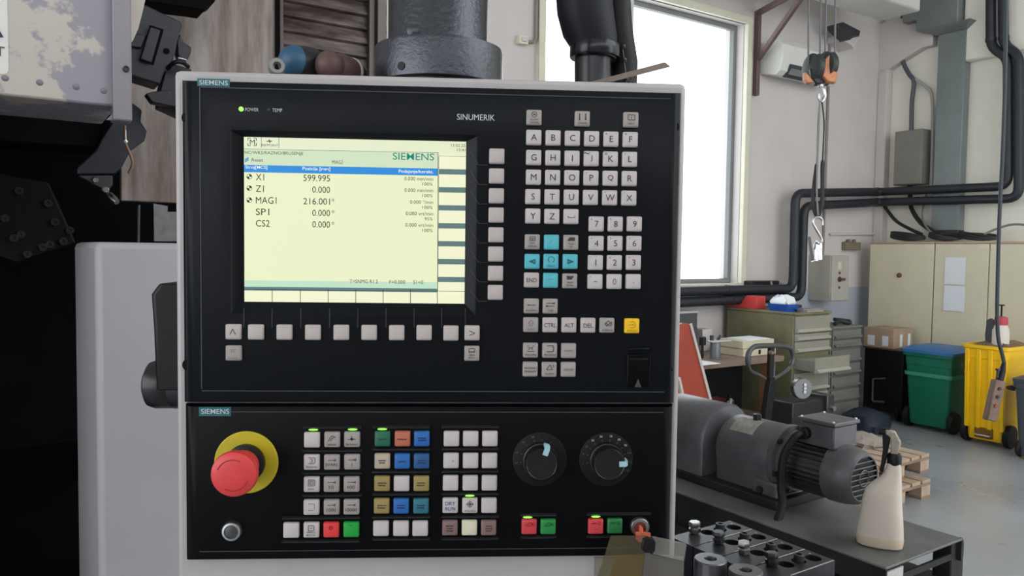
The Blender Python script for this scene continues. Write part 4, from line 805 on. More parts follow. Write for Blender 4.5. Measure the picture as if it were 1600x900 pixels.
for i, (x, y, lb) in enumerate(((760, 290, 'steel bushing with a central bore, left of the pair in front of the jaw blocks'), (980, 360, 'steel bushing with a central bore, right of the pair in front of the jaw blocks'))):
    p = rz(920+x/4, 800+y/4, ZJ+.030); mb = MB(); z0 = ZJ-.0599
    mb.lathe([(.025, 0), (.0265, .0015), (.0265, .0880), (.025, .0898), (.0105, .0898), (.0095, .088), (.0095, .072), (.0005, .072)], (p[0], p[1], z0), (0, 0, 1), 36)
    single('steel_bushing', lb, 'bushing', mb, mat('bushing_steel', (.16, .16, .17), .3, .7, var=.15, scale=30), (p[0], p[1], z0), group='bushings on the jaw blocks')
# ---------------------------------------------------------------- along the back wall: cabinets, bins, boxes
M_cab = mat('cabinet_beige', srgb(214, 207, 180), 0.5, var=.04, scale=4)
M_cabt = mat('cabinet_top_edge', srgb(186, 158, 136), 0.5, var=.05, scale=8)
UC = 8.20
def cw(px): return ru(px, 420, UC)[1]
zc = ru(1400, 378, UC)[2]
def cabinet(x0, x1, seams, lb):
    w0, w1 = cw(x0), cw(x1); T = Thing('steel_cabinet', lb, 'cabinet', ((UC+UB)/2, (w0+w1)/2, 0), group='beige cabinets at the back wall')
    mb = MB(); mb.box(UC+.02, UB-.36, w1+.004, w0-.004, 0, zc-.02) if False else mb.box(UC+.02, UC+.175, w1+.004, w0-.004, 0, zc-.02); T.part('body', mb, M_cab, bevel=.004)
    mb = MB(); mb.box(UC-.004, UC+.178, w1+.002, w0-.002, zc-.02, zc); T.part('top_edge', mb, M_cabt, bevel=.004)
    xs = [x0]+seams+[x1]
    for a, b in zip(xs, xs[1:]):
        mb = MB(); mb.box(UC, UC+.019, cw(b)+.006, cw(a)-.006, .08, zc-.024); d = T.part('door', mb, M_cab, bevel=.004)
        if a == 1358:
            p = ru(1405.5, 430, UC); mb = MB(); mb.lathe([(.028, 0), (.028, .012), (.018, .03), (.012, .032)], (UC, p[1], p[2]), (-1, 0, 0), 16); T.part('door_knob', mb, mat('knob_brown', srgb(112, 62, 42), .5), parent=d)
        q = ru(b-7, 381, UC); mb = MB(); mb.box(UC-.002, UC, q[1]-.045, q[1]+.045, zc-.07, zc-.026); T.part('door_tag', mb, mat('tag_cream', srgb(222, 216, 186), .6), parent=d)
    return T
cabinet(1358, 1459, [], 'beige steel cabinet with brown knob behind the cardboard box')
cabinet(1459.4, 1640, [1545], 'beige steel cabinet with white papers on its door')
M_paper = mat('paper_white', srgb(226, 230, 234), .7)
for x0, x1, y0, y1, lb in ((1477, 1508, 402, 445, 'upper of two white papers on the cabinet door'), (1475.5, 1507, 446, 487, 'lower of two white papers on the cabinet door')):
    a = ru(x0, y0, UC-.004); b = ru(x1, y1, UC-.004); mb = MB(); mb.loft([[(UC-.0045-d, b[1], z), (UC-.0035-d, b[1], z), (UC-.0035-d, a[1], z), (UC-.0045-d, a[1], z)] for z, d in ((b[2], .006), ((a[2]+b[2])/2, .0015), (a[2], 0))])
    single('paper_sheet', lb, 'paper', mb, M_paper, (UC-.004, (a[1]+b[1])/2, b[2]), group='papers on the cabinet')
# hoses and cables coiled on the cabinets
M_hose = mat('hose_black', (.02, .021, .022), .5, var=.2, scale=20); M_hoseg = mat('hose_grey', srgb(128, 128, 124), .5)
def ctop(px, py): return ru(px, py, UC+.09)
cz = zc+.004
def coil(lb, cpx, rw_, n, m, r=.012):
    c = ru(cpx, 370, UC+.10); mb = MB(); pts = []
    for k in range(n*16):
        a = 2*math.pi*k/16; R_ = rw_*(1-.04*math.sin(k*.7)); pts.append((c[0]+.06*math.sin(a), c[1]+R_*math.cos(a), cz+r+.006*(k/16)+.034*(1+math.sin(a+k*.03))))
    mb.tube(pts, r, 7); single('coiled_hose', lb, 'hose', mb, m, (c[0], c[1], cz), group='hoses on the cabinets')
coil('black hose coiled on the cabinet left of the grey duct', 1418, .19, 5, M_hose, .013)
coil('black hose coiled on the cabinet right of the grey duct', 1528, .20, 4, M_hose, .012)
coil('black cable coiled on the cabinet below the grey duct', 1476, .16, 3, M_hose, .016)
def run(name, lb, pts, r, m, cat='cable', group=None):
    mb = MB(); P = catmull(pts, 5); mb.tube(P, r, 8); b = min(P, key=lambda v: v.z); return single(name, lb, cat, mb, m, tuple(b), group=group)
uw = UB-.05
run('flexible_conduit', 'dark flexible conduit drooping from the pipes to the cabinet top', [ru(1373, 305, uw-.03), ru(1384, 325, uw-.06), ru(1400, 345, uw-.1), ru(1420, 357, uw-.2), ru(1440, 366, UC+.1)], .02, M_hose)
run('flexible_conduit', 'dark flexible conduit hanging below the grey electrical box', [ru(1422, 288, uw), ru(1422, 305, uw), ru(1424, 325, uw-.03), ru(1436, 345, uw-.1), ru(1452, 358, UC+.2), ru(1466, 366, UC+.12)], .026, M_hose)
run('grey_cable', 'thin grey cable looping down to the cabinet top beside the duct', [ru(1448, 300, uw), ru(1443, 320, uw-.02), ru(1441, 340, uw-.1), ru(1450, 358, UC+.15), ru(1462, 368, UC+.08)], .011, M_hoseg)
run('grey_cable', 'grey cable arching over the cabinet near the hanging control', [ru(1538, 366, UC+.05), ru(1556, 358, UC+.08), ru(1580, 351, UC+.1), ru(1604, 352, UC+.1), ru(1620, 360, UC+.1)], .012, M_hoseg)
# cart, cardboard box
zb_ = ru(1400, 546, 7.75)[2]
a = ru(1351, 546, 7.72); b = ru(1408, 546, 7.72)
CT = Thing('black_cart', 'black cabinet cart under the cardboard box', 'cart', (7.95, (a[1]+b[1])/2, 0))
mb = MB(); mb.box(7.72, 8.14, b[1]-.03, a[1], .08, zb_-.015); CT.part('body', mb, M_black, bevel=.008)
mb = MB(); mb.box(7.70, 8.15, b[1]-.05, a[1]+.01, zb_-.015, zb_); CT.part('top', mb, mat('cart_top_brown', srgb(70, 58, 52), .6), bevel=.004)
h = [ru(x, y, 7.70) for x, y in ((1383, 591), (1364, 592), (1363, 625), (1364, 627), (1381, 628))]
mb = MB(); mb.tube(h, .010, 8); CT.part('handle', mb, mat('handle_grey', srgb(120, 120, 120), .4, .5))
for px, py in ((1404, 653), (1362, 652)):
    p = ru(px, py, 7.71); mb = MB(); mb.lathe([(.05, 0), (.085, .004), (.085, .03), (.05, .034)], (7.78, p[1], .085), (0, 1, 0), 20); CT.part('wheel', mb, M_rubber)
a = ru(1350, 511, 7.74); b = ru(1397, 513, 7.74); zt_ = ru(1375, 513, 7.74)[2]
BX = Thing('cardboard_box', 'brown cardboard box with white labels on the black cart', 'box', (7.9, (a[1]+b[1])/2, zb_))
M_card = mat('cardboard', srgb(172, 146, 124), .75, var=.06, scale=10)
mb = MB(); mb.box(7.74, 8.12, b[1], a[1], zb_, zt_); bx = BX.part('carton', mb, M_card, bevel=.004)
for px, py, s in ((1361, 531, .04), (1383, 533, .034)):
    p = ru(px, py, 7.738); mb = MB(); mb.box(7.737, 7.740, p[1]-s, p[1]+s, p[2]-.055, p[2]+.055); BX.part('carton_label', mb, M_paper, parent=bx)
for u_ in (7.86, 8.02):
    mb = MB(); mb.box(u_, u_+.05, b[1]-.003, b[1], zb_+.02, zt_-.06); BX.part('carton_label', mb, M_paper, parent=bx)
mb = MB(); mb.box(7.735, 8.12, (a[1]+b[1])/2-.03, (a[1]+b[1])/2+.03, zt_, zt_+.001); BX.part('tape', mb, mat('tape_tan', srgb(170, 132, 98), .35), parent=bx)
# wheeled bins
def bin_(name, lb, x0, x1, yt, ub, depth, m, lidm=None, ribs=0, ytop=None):
    wl_, wr_ = ru(x0, 600, ub)[1], ru(x1, 600, ub)[1]; zt = ru((x0+x1)/2, yt, ub)[2]; wm = (wl_+wr_)/2; hw = (wl_-wr_)/2
    T = Thing(name, lb, 'bin', (ub+depth/2, wm, 0), group='wheeled bins in front of the cabinets')
    ud = depth/2; um = ub+ud
    def lp(z, s, e=0):
        return [(um+x, wm+y, z) for x, y in rrect(2*ud*s+2*e, 2*hw*s+2*e, .04, 3)]
    mb = MB(); mb.loft([lp(.05, .80), lp(.09, .83), lp(zt-.13, .965), lp(zt-.125, .985), lp(zt-.035, 1.0), lp(zt-.03, 1.0, .018), lp(zt, 1.0, .018), lp(zt, 1.0, -.005), lp(zt-.20, .93, -.01)], True, True); T.part('body', mb, m)
    if ribs:
        for k in range(ribs):
            y = wm-hw*.80+2*hw*.80*k/(ribs-1); mb = MB(); mb.loft([[(um-ud*s-.014, y-.02, z), (um-ud*s+.03, y-.02, z), (um-ud*s+.03, y+.02, z), (um-ud*s-.014, y+.02, z)] for z, s in ((.16, .86), (zt-.035, 1.0))]); T.part('rib', mb, m, bevel=.006)
        mb = MB(); mb.box(um-ud*.84-.02, um-ud*.84+.06, wm-hw*.42, wm+hw*.42, .07, .17); T.part('foot_recess_shade', mb, mat('bin_recess_shade', srgb(120, 84, 10), .6), bevel=.01)  # solid block, the shade of the recess painted as darker yellow
        mb = MB(); mb.tube([(um-ud*.84-.03, wm-hw*.36, .10), (um-ud*.84-.03, wm+hw*.36, .10)], .009, 8); T.part('foot_bar', mb, M_steel)
    else:
        mb = MB(); mb.loft([lp(zt-.24, .955, .012), lp(zt-.22, .96, .014), lp(zt-.20, .962, .012)], False, False); T.part('band', mb, mat('bin_band', srgb(66, 150, 124), .4))
        mb = MB(); mb.tube(catmull([(um-ud*.35, wm-hw-.012, zt-.07), (um-ud*.4, wm-hw-.03, zt-.12), (um-ud*.3, wm-hw-.03, zt-.17), (um-ud*.1, wm-hw-.012, zt-.16)]), .009, 6); T.part('latch_wire', mb, M_steel)
    if lidm:
        mb = MB(); mb.loft([lp(zt+.002, 1.0, .03), lp(zt+.03, 1.0, .03), lp(zt+.065, .9), lp(zt+.075, .5)]); T.part('lid', mb, lidm)
    for sgn in (1, -1):
        mb = MB(); mb.lathe([(.05, -.028), (.105, -.024), (.11, 0), (.105, .024), (.05, .028)], (um-ud*.55, wm+sgn*(hw*.86+.02), .11), (0, 1, 0), 24); T.part('wheel', mb, M_rubber)
    return T, um, wm, zt, hw, ud
M_gbin = mat('bin_green', srgb(22, 112, 88), 0.38, var=.08, scale=6); M_ybin = mat('bin_yellow', srgb(250, 198, 12), 0.42, var=.06, scale=6, rvar=.1)
bin_('wheeled_bin', 'green wheeled bin with blue lid beside the yellow bin', 1411, 1486, 553, 7.55, .52, M_gbin, mat('lid_blue', srgb(52, 110, 168), .4, var=.06, scale=6))
YB, yum, ywm, yzt, yhw, yud = bin_('wheeled_bin', 'yellow ribbed bin heaped with brown waste', 1503, 1572, 540, 7.40, .62, M_ybin, None, 4)
mb = MB(); L = []
for s, z in ((.98, yzt-.06), (.9, yzt-.02), (.7, yzt+.0), (.4, yzt+.03), (.1, yzt+.045)): L.append([(yum+x*s+random.uniform(-.01, .01), ywm+y*s+random.uniform(-.01, .01), z+random.uniform(-.015, .015)) for x, y in rrect(2*yud*.96, 2*yhw*.96, .05, 4)])
mb.loft(L, False, True); wst = single('waste_heap', 'brown shavings heaped in the yellow bin', 'waste', mb, mat('waste_brown', srgb(120, 98, 78), .8, var=.4, scale=30, bump=.6), (yum, ywm, yzt-.07)); wst['kind'] = 'stuff'
p = ru(1583, 600, 7.28); T = Thing('wheeled_bin', 'grey bin cut by the right edge of the picture', 'bin', (7.45, p[1]-.28, 0), turn=0, group='wheeled bins in front of the cabinets')
zt = ru(1590, 597, 7.2)[2]; M_gr = mat('bin_grey', srgb(74, 80, 88), .42, var=.08, scale=6)
mb = MB(); mb.loft([[(x*s, y*s, z) for x, y in rrect(.5, .5, .05, 3)] for z, s in ((.02, .82), (zt-.06, .97), (zt-.05, 1.04), (zt, 1.04))]); T.part('body', mb, M_gr)
mb = MB(); mb.loft([[(x*s, y*s, z) for x, y in rrect(.5, .5, .05, 3)] for z, s in ((zt+.002, 1.06), (zt+.03, 1.06), (zt+.06, .8))]); T.part('lid', mb, M_gr)
mb = MB(); mb.tube(catmull([(-.2, .25, zt-.08), (-.2, .31, zt-.07), (-.1, .31, zt-.07), (-.1, .25, zt-.08)]), .014, 8); T.part('handle', mb, M_rubber)
for s_ in (-1, 1):
    mb = MB(); mb.lathe([(.07, -.02), (.08, 0), (.07, .02)], (-.16, s_*.2, .08), (0, 1, 0), 18); T.part('wheel', mb, M_rubber)
# bottle and paddle on the yellow bin
zw = yzt+.0
p = ru(1563, 530, yum-.1); T = Thing('waste_bottle', 'white bottle with red top standing in the yellow bin', 'bottle', (yum-.1, p[1], zw))
z1 = ru(1563, 506, yum-.1)[2]; z2 = ru(1563, 494, yum-.1)[2]
mb = MB(); mb.lathe([(.07, -.06), (.075, 0), (.075, (z1-zw)*.7), (.05, z1-zw)], (yum-.1, p[1], zw), (0, 0, 1), 20); T.part('bottle', mb, mat('bottle_white', srgb(214, 206, 198), .5))
mb = MB(); mb.lathe([(.056, 0), (.06, .01), (.055, z2-z1), (.02, z2-z1+.01)], (yum-.1, p[1], z1-.01), (0, 0, 1), 18); T.part('cap', mb, mat('cap_red', srgb(190, 74, 78), .5))
mb = MB(); mb.cyl((yum-.1, p[1], z2-.01), (yum-.1, p[1], z2+.10), .008); mb.cyl((yum-.1, p[1], z2+.10), (yum-.1, p[1], z2+.112), .025); T.part('plunger', mb, M_black)
p = ru(1546, 530, yum-.15); z1 = ru(1546, 497, yum-.15)[2]; mb = MB(); mb.prism([(yum-.15, p[1]+x, z) for x, z in ((.03, zw-.05), (.045, zw+.08), (.035, z1-.02), (.0, z1), (-.03, z1-.03), (-.035, zw+.1), (-.02, zw-.05))], (.04, 0, 0)); mb.cyl((yum-.13, p[1]-.03, zw+.09), (yum-.13, p[1]-.10, zw+.08), .014)
single('black_paddle', 'dark grey paddle brush sticking out of the yellow bin', 'brush', mb, mat('paddle_grey', srgb(58, 62, 66), .5), (yum-.15, p[1], zw-.05), bevel=.006)
# ---------------------------------------------------------------- on the walls
M_pipe = mat('pipe_insulation_black', srgb(32, 36, 44), 0.5, var=.15, scale=12)
M_clampb = mat('pipe_clamp', srgb(58, 60, 66), .4, .5)
def pipe(lb, bk, wn, r):
    P = [Vector(ru(x, y, UB-.20)) for x, y in bk]+[Vector(rw(x, y, WW-.20)) for x, y in wn]
    # round the corners
    out = [P[0]]
    for a, b, c in zip(P, P[1:], P[2:]):
        d1 = (a-b); d2 = (c-b); e = min(.12, d1.length*.45, d2.length*.45); p1 = b+d1.normalized()*e; p2 = b+d2.normalized()*e
        for k in range(6):
            t_ = k/5; out.append(p1*(1-t_)**2+b*2*t_*(1-t_)+p2*t_**2)
    out.append(P[-1]); b = min(out, key=lambda v: v.z); T = Thing('insulated_pipe', lb, 'pipe', tuple(b), group='black pipes along the walls')
    mb = MB(); mb.tube(out, r, 14); T.part('pipe', mb, M_pipe)
    for i in (1, len(out)//2, len(out)-2):
        q = out[i]; q2 = out[min(i+1, len(out)-1)]; mb = MB(); ax = (q2-out[i-1]); mb.lathe([(r*1.0, -.02), (r*1.12, -.018), (r*1.12, .018), (r*1.0, .02)], (q+q2)/2, ax, 14); T.part('pipe_clamp', mb, M_clampb)
pipe('upper of two black insulated pipes running along both walls', [(1548, -30), (1548, 74), (1575, 90), (1575, 291), (1370, 300)], [(1355, 300), (1243, 302), (1239, 451), (1030, 456)], .048)
pipe('lower of two black insulated pipes running along both walls', [(1567, -30), (1568, 70), (1592, 86), (1592, 310), (1370, 316)], [(1355, 317), (1256, 322), (1252, 464), (1030, 474)], .048)
# grey duct with shoulder
M_duct = mat('duct_galvanised', srgb(128, 136, 136), 0.45, 0.35, var=.12, scale=3, rvar=.1)
ud_ = UB-.14
a = ru(1457, 300, ud_); b = ru(1499, 300, ud_); zd0 = zc+.05; zs_ = ru(1470, 48, ud_)[2]
DU = Thing('air_duct', 'grey galvanised air duct running down the back wall', 'duct', ((ud_+UB)/2, (a[1]+b[1])/2, zd0))
mb = MB(); mb.box(ud_, UB-.01, b[1], a[1], zd0, zs_); DU.part('down_duct', mb, M_duct, bevel=.006)
mb = MB(); mb.box(ud_-.004, UB-.008, b[1]-.004, a[1]+.004, zd0-.002, zd0+.09); DU.part('duct_outlet', mb, mat('outlet_dark', srgb(52, 56, 60), .5), bevel=.004)
c = ru(1431, 50, ud_-.1); mb = MB(); mb.loft([[(ud_-.12, b[1]-.1, zs_+.03), (UB-.01, b[1]-.1, zs_+.03), (UB-.01, c[1], zs_+.03), (ud_-.12, c[1], zs_+.03)], [(ud_-.0, b[1], zs_-.05), (UB-.01, b[1], zs_-.05), (UB-.01, a[1], zs_-.05), (ud_, a[1], zs_-.05)]]); DU.part('duct_reducer', mb, M_duct, bevel=.004)
mb = MB(); mb.box(ud_-.1, UB-.01, a[1]-.25, c[1], zs_+.03, zs_+.75); DU.part('upper_duct', mb, M_duct, bevel=.006)
mb = MB(); mb.box(ud_-.1, UB-.01, c[1], 4.40, zs_+.16, zs_+.5); DU.part('branch_duct', mb, M_duct, bevel=.006)
# grey electrical box with conduits
a = ru(1398, 206, UB-.20); b = ru(1438, 287, UB-.20); EB = Thing('electrical_box', 'tall grey-brown electrical box on the back wall left of the duct', 'electrical box', (UB-.1, (a[1]+b[1])/2, b[2]))
M_eb = mat('electrical_box_grey', srgb(126, 124, 116), .5, .1, var=.06, scale=6)
mb = MB(); mb.box(UB-.19, UB-.001, b[1], a[1], b[2], a[2]); EB.part('body', mb, M_eb, bevel=.006)
mb = MB(); mb.box(UB-.205, UB-.19, b[1]+.008, a[1]-.008, b[2]+.01, a[2]-.01); EB.part('door', mb, M_eb, bevel=.004)
run('conduit_bundle', 'grey cables coming down the wall onto the electrical box', [ru(1411, 20, UB-.08), ru(1409, 60, UB-.08), ru(1411, 95, UB-.08), ru(1420, 115, UB-.08), ru(1428, 128, UB-.08), ru(1425, 160, UB-.08), ru(1424, 206, UB-.08)], .026, mat('conduit_dark_grey', srgb(82, 84, 92), .5))
run('grey_cable', 'pale grey cable curving from the ceiling past the electrical box to the duct', [ru(1424, 20, UB-.05), ru(1419, 60, UB-.05), ru(1411, 90, UB-.06), ru(1417, 112, UB-.07), ru(1432, 125, UB-.07), ru(1446, 135, UB-.06), ru(1456, 150, UB-.05), ru(1457, 210, UB-.04), ru(1455, 300, UB-.04)], .018, mat('conduit_pale', srgb(168, 166, 162), .5))
# small junction box
a = rw(1322, 378, WW-.06); b = rw(1344, 391, WW-.06); JB = Thing('junction_box', 'small brown junction box on the wall beside the cabinets', 'junction box', ((a[0]+b[0])/2, WW-.03, b[2]))
mb = MB(); mb.box(a[0], b[0], WW-.07, WW-.001, b[2], a[2]); JB.part('body', mb, mat('junction_brown', srgb(122, 110, 92), .5, var=.1, scale=20), bevel=.006)
for k in (.3, .7):
    x = a[0]+(b[0]-a[0])*k; mb = MB(); mb.lathe([(.02, 0), (.02, .03), (.012, .035)], (x, WW-.035, a[2]), (0, 0, 1), 10); JB.part('gland', mb, mat('gland_grey', srgb(110, 106, 100), .5))
run('wall_conduit', 'thin pale conduit running above the junction box', [rw(1297, 366, WW-.02), rw(1325, 366, WW-.02), rw(1352, 366, WW-.02), rw(1366, 366, WW-.02)], .014, M_wall, 'conduit')
mb = MB(); a = rw(1297, 60, WW-.015); mb.cyl((a[0], WW-.016, 1.6), (a[0], WW-.016, 4.2), .014, n=8); single('wall_conduit', 'thin vertical conduit on the wall behind the hoist hook', 'conduit', mb, mat('conduit_brown', srgb(138, 128, 124), .5), (a[0], WW-.016, 1.6))
# control box with rotary switch on the window wall
a = rw(1301, 399, 4.45); b = rw(1326, 470, 4.45); CB = Thing('switch_box', 'grey wall control box with rotary switch below the hoist hook', 'switch box', ((a[0]+b[0])/2, 4.6, b[2]))
M_sb = mat('switch_box_grey', srgb(172, 168, 158), .5, var=.05, scale=6)
mb = MB(); mb.box(a[0], b[0], 4.47, WW-.001, b[2], a[2]); CB.part('body', mb, M_sb, bevel=.006)
mb = MB(); mb.box(a[0]+.006, b[0]-.006, 4.455, 4.47, b[2]+.006, a[2]-.006); dd = CB.part('door', mb, M_sb, bevel=.004)
xm = (a[0]+b[0])/2-.02; hh = a[2]-b[2]
mb = MB(); mb.lathe([(.03, 0), (.03, .012), (.02, .014)], (xm, 4.455, b[2]+hh*.48), (0, -1, 0), 16); mb.box(xm-.012, xm+.075, 4.425, 4.441, b[2]+hh*.48-.014, b[2]+hh*.48+.014); CB.part('rotary_switch', mb, mat('switch_brown', srgb(82, 62, 50), .5), parent=dd)
mb = MB(); mb.box(xm-.035, xm+.03, 4.452, 4.455, b[2]+hh*.70, b[2]+hh*.86); CB.part('type_plate', mb, mat('plate_pale', srgb(212, 200, 180), .5), parent=dd)
for f_ in (.62, .30):
    mb = MB(); mb.lathe([(.016, 0), (.014, .012)], (xm, 4.455, b[2]+hh*f_), (0, -1, 0), 12); CB.part('push_button', mb, mat('switch_red_brown', srgb(140, 78, 66), .5), parent=dd)
# air conditioner
a = rw(1216, 62, 4.42); AC = Thing('air_conditioner', 'white wall air conditioner between the window and the hoist hook', 'air conditioner', (6.9, 4.6, 3.66))
M_ac = mat('ac_white', srgb(214, 214, 206), .4, var=.03, scale=8)
sec = [(4.749, 3.70), (4.56, 3.66), (4.50, 3.70), (4.47, 3.80), (4.47, 3.96), (4.52, 4.02), (4.749, 4.02)]
mb = MB(); mb.loft([[(u_, y, z) for y, z in sec] for u_ in (6.36, 7.30)]); AC.part('body', mb, M_ac, bevel=.008)
mb = MB(); mb.loft([[(u_, y, z) for y, z in ((4.555, 3.652), (4.490, 3.70), (4.464, 3.77), (4.472, 3.77), (4.50, 3.71), (4.56, 3.662))] for u_ in (6.48, 7.24)]); AC.part('air_outlet', mb, mat('ac_outlet_dark', srgb(64, 66, 70), .5))
mb = MB(); mb.loft([[(u_, y, z) for y, z in ((4.505, 3.675), (4.468, 3.73), (4.464, 3.728), (4.501, 3.672))] for u_ in (6.50, 7.22)]); AC.part('louvre', mb, mat('ac_louvre', srgb(120, 122, 122), .5))
# brown steel bracket
M_bk = mat('bracket_brown', srgb(104, 84, 84), .55, .2, var=.12, scale=12)
bu = rw(1182, 80, WW-.02)[0]; zt_, zb2 = rw(1182, 17, WW-.02)[2], rw(1182, 150, WW-.02)[2]
BK = Thing('wall_bracket', 'brown steel wall bracket with diagonal brace beside the window', 'bracket', (bu, WW-.03, zb2))
mb = MB(); mb.box(bu-.025, bu+.025, WW-.055, WW-.001, zb2, zt_); BK.part('upright', mb, M_bk, bevel=.004)
e1 = Vector((bu, WW-.03, zt_-.02)); e2 = Vector((bu+.30, WW-1.4, zt_-.02)); e2 = Vector(toroom(at(1262, -6, 7.2))); e2.z = zt_-.02
mb = MB(); mb.bar(e1, e2, .05, .05, (1, 0, 0)); BK.part('arm', mb, M_bk, bevel=.004)
d0 = Vector((bu, WW-.05, rw(1186, 92, WW-.05)[2])); d1 = e1.lerp(e2, .98); mb = MB(); mb.bar(d0, d1-Vector((0, 0, .03)), .045, .045, (1, 0, 0)); BK.part('brace', mb, M_bk, bevel=.004)
# flood lamp at the corner
p = rw(1328, 55, 4.5); FL = Thing('flood_lamp', 'black flood lamp on the wall above the hoist hook', 'lamp', (p[0], 4.6, p[2]-.1))
def flo(pts, w, th, d=0): return MB().prism([rw(x, y, w) for x, y in pts], (0, th, d))
FL.part('lamp_body', flo([(1309, 37), (1318, 34), (1345, 48), (1343, 57), (1335, 55), (1330, 62), (1326, 58), (1311, 45)], 4.45, .14), mat('lamp_black', srgb(52, 50, 56), .45), bevel=.01)
FL.part('lamp_arm', flo([(1318, 52), (1342, 62), (1338, 66), (1334, 76), (1330, 70), (1316, 62)], 4.55, .195), M_wall, bevel=.006)
# small loose items by the pipes
p = rw(1198, 446, WW-.12); mb = MB(); mb.box(p[0]-.28, p[0]+.16, WW-.16, WW-.02, p[2]-.02, p[2]+.05); single('cable_tray', 'black tray lying on the pipes below the window corner', 'tray', mb, M_black, (p[0], WW-.1, p[2]-.02), bevel=.008)
run('grey_cable', 'pale looped cable hanging from the black tray', [rw(1205, 440, WW-.2), rw(1208, 452, WW-.2), rw(1222, 456, WW-.2), rw(1229, 448, WW-.2), rw(1220, 443, WW-.19)], .012, M_hoseg)
# ---------------------------------------------------------------- hoist hook, sling and hanging control
HD_ = 5.0
def hp3(px, py, d=HD_): return at(px, py, d)
HK = Thing('hoist_hook_block', 'orange and black hoist hook block hanging on four wire ropes', 'hoist hook', tuple(hp3(1283, 165)), 'world')
M_wire = mat('wire_rope', srgb(112, 112, 116), .4, .6)
for x0, x1 in ((1263.5, 1263), (1283.5, 1281), (1292, 1289), (1305.5, 1304.5)):
    mb = MB(); mb.cyl(hp3(x0, -60), hp3(x1, 100), .0065, n=8); HK.part('wire_rope', mb, M_wire)
M_or = mat('hoist_orange', srgb(196, 128, 84), .5, var=.2, scale=25)
mb = MB(); c = hp3(1271, 106); mb.lathe([(.03, -.03), (.085, -.022), (.09, -.02), (.082, 0), (.09, .02), (.085, .022), (.03, .03)], c, rt*.95+fw*.3, 26); HK.part('sheave', mb, mat('sheave_dark', srgb(62, 66, 66), .45, .3))
mb = MB(); c = hp3(1292, 103); mb.lathe([(.03, -.03), (.085, -.022), (.09, -.02), (.082, 0), (.09, .02), (.085, .022), (.03, .03)], c, rt*.95+fw*.3, 26); HK.part('sheave', mb, mat('sheave_dark', srgb(62, 66, 66), .45, .3))
def camprism(pts, th, d=HD_): return MB().prism([hp3(x, y, d) for x, y in pts], fw*th)
HK.part('guard_plate', camprism([(1290, 92), (1298, 84), (1308, 87), (1309, 118), (1307, 129), (1294, 127), (1286, 118)], .05, HD_-.06), M_or, bevel=.006)
HK.part('guard_plate', camprism([(1258, 112), (1262, 116), (1272, 128), (1262, 129), (1258, 124)], .05, HD_-.06), M_or, bevel=.004)
HK.part('block_body', camprism([(1266, 106), (1294, 106), (1296, 118), (1289, 130), (1276, 131), (1268, 122)], .07, HD_-.03), mat('block_black', srgb(44, 46, 50), .45, .3), bevel=.008)
mb = MB(); mb.cyl(hp3(1283, 128), hp3(1283, 136), .02, n=12); mb.tube(catmull([hp3(1283, 134), hp3(1287, 141), hp3(1288.5, 150), hp3(1284, 158), hp3(1279.5, 154), hp3(1279, 147)]), [.014]*31 if False else .012, 8); HK.part('hook', mb, M_steel)
SL = Thing('lifting_sling', 'long black lifting sling looped through the hoist hook', 'sling', tuple(hp3(1278, 338)), 'world')
M_sl = mat('sling_black', srgb(48, 50, 54), .7, var=.2, scale=40)
L1 = [(1281, 157), (1278.5, 190), (1277, 240), (1275.5, 262), (1272, 290), (1270.5, 320), (1276, 338)]; L2 = [(1284, 157), (1287.5, 190), (1286.5, 225), (1285, 260), (1285, 290), (1284, 320), (1279, 338)]
for L_, m_ in ((L1, 1), (L2, 1)):
    P = catmull([hp3(*q) for q in L_]); n_ = len(P); mb = MB(); mb.tube(P, [.005 if i < n_*.45 else .013 for i in range(n_)], 8); SL.part('sling_strand', mb, M_sl)
mb = MB(); mb.tube(catmull([hp3(1281, 158, 4.98), hp3(1277, 262, 4.98), hp3(1276, 300, 4.98), hp3(1278, 336, 4.98)]), .006, 6); SL.part('pale_cord', mb, M_hoseg)
SH = Thing('s_hook', 'bright steel S hook hanging in the black sling', 'hook', tuple(hp3(1281, 378)), 'world')
mb = MB(); mb.tube(catmull([hp3(x, y, 4.97) for x, y in ((1285, 352), (1284.5, 344), (1279, 339.5), (1272, 341), (1270, 348), (1275, 358), (1281, 368), (1284, 376), (1280, 381), (1275, 377))]), .0085, 8); SH.part('hook_wire', mb, M_steel)
CL = Thing('plate_clamp', 'steel plate clamp dangling from the S hook', 'clamp', tuple(hp3(1276, 410)), 'world')
mb = MB(); mb.bar(hp3(1264, 370, 4.96), hp3(1269, 406, 4.96), .018, .010, rt); CL.part('lever', mb, mat('clamp_dark', srgb(74, 72, 70), .4, .5))
mb = MB(); mb.bar(hp3(1276, 382, 4.96), hp3(1275.5, 408, 4.96), .016, .02, rt); mb.bar(hp3(1282, 380, 4.96), hp3(1282, 406, 4.96), .014, .02, rt); mb.bar(hp3(1274, 391, 4.96), hp3(1283, 391, 4.96), .02, .02, up); CL.part('clamp_jaw', mb, M_steel)
mb = MB(); mb.tube([hp3(1278+5.5*math.cos(a), 385+7*math.sin(a), 4.97) for a in [2*math.pi*k/16 for k in range(16)]], .006, 6, True); mb.cyl(hp3(1267, 409, 4.96), hp3(1276, 406, 4.96), .008); CL.part('ring', mb, M_steel)
PCd = 4.4
PC = Thing('crane_control', 'worn brown hand control hanging on a long black cable in front of the yellow bin', 'remote control', tuple(at(1545, 658, PCd)), 'world')
M_pc = mat('control_worn_brown', srgb(122, 98, 84), .6, var=.2, scale=30)
e0, e1_ = at(1560, 594, PCd), at(1546, 657, PCd)
mb = MB(); mb.bar(e0, e1_, .062, .05, rt); cb_ = PC.part('control_body', mb, M_pc, bevel=.008)
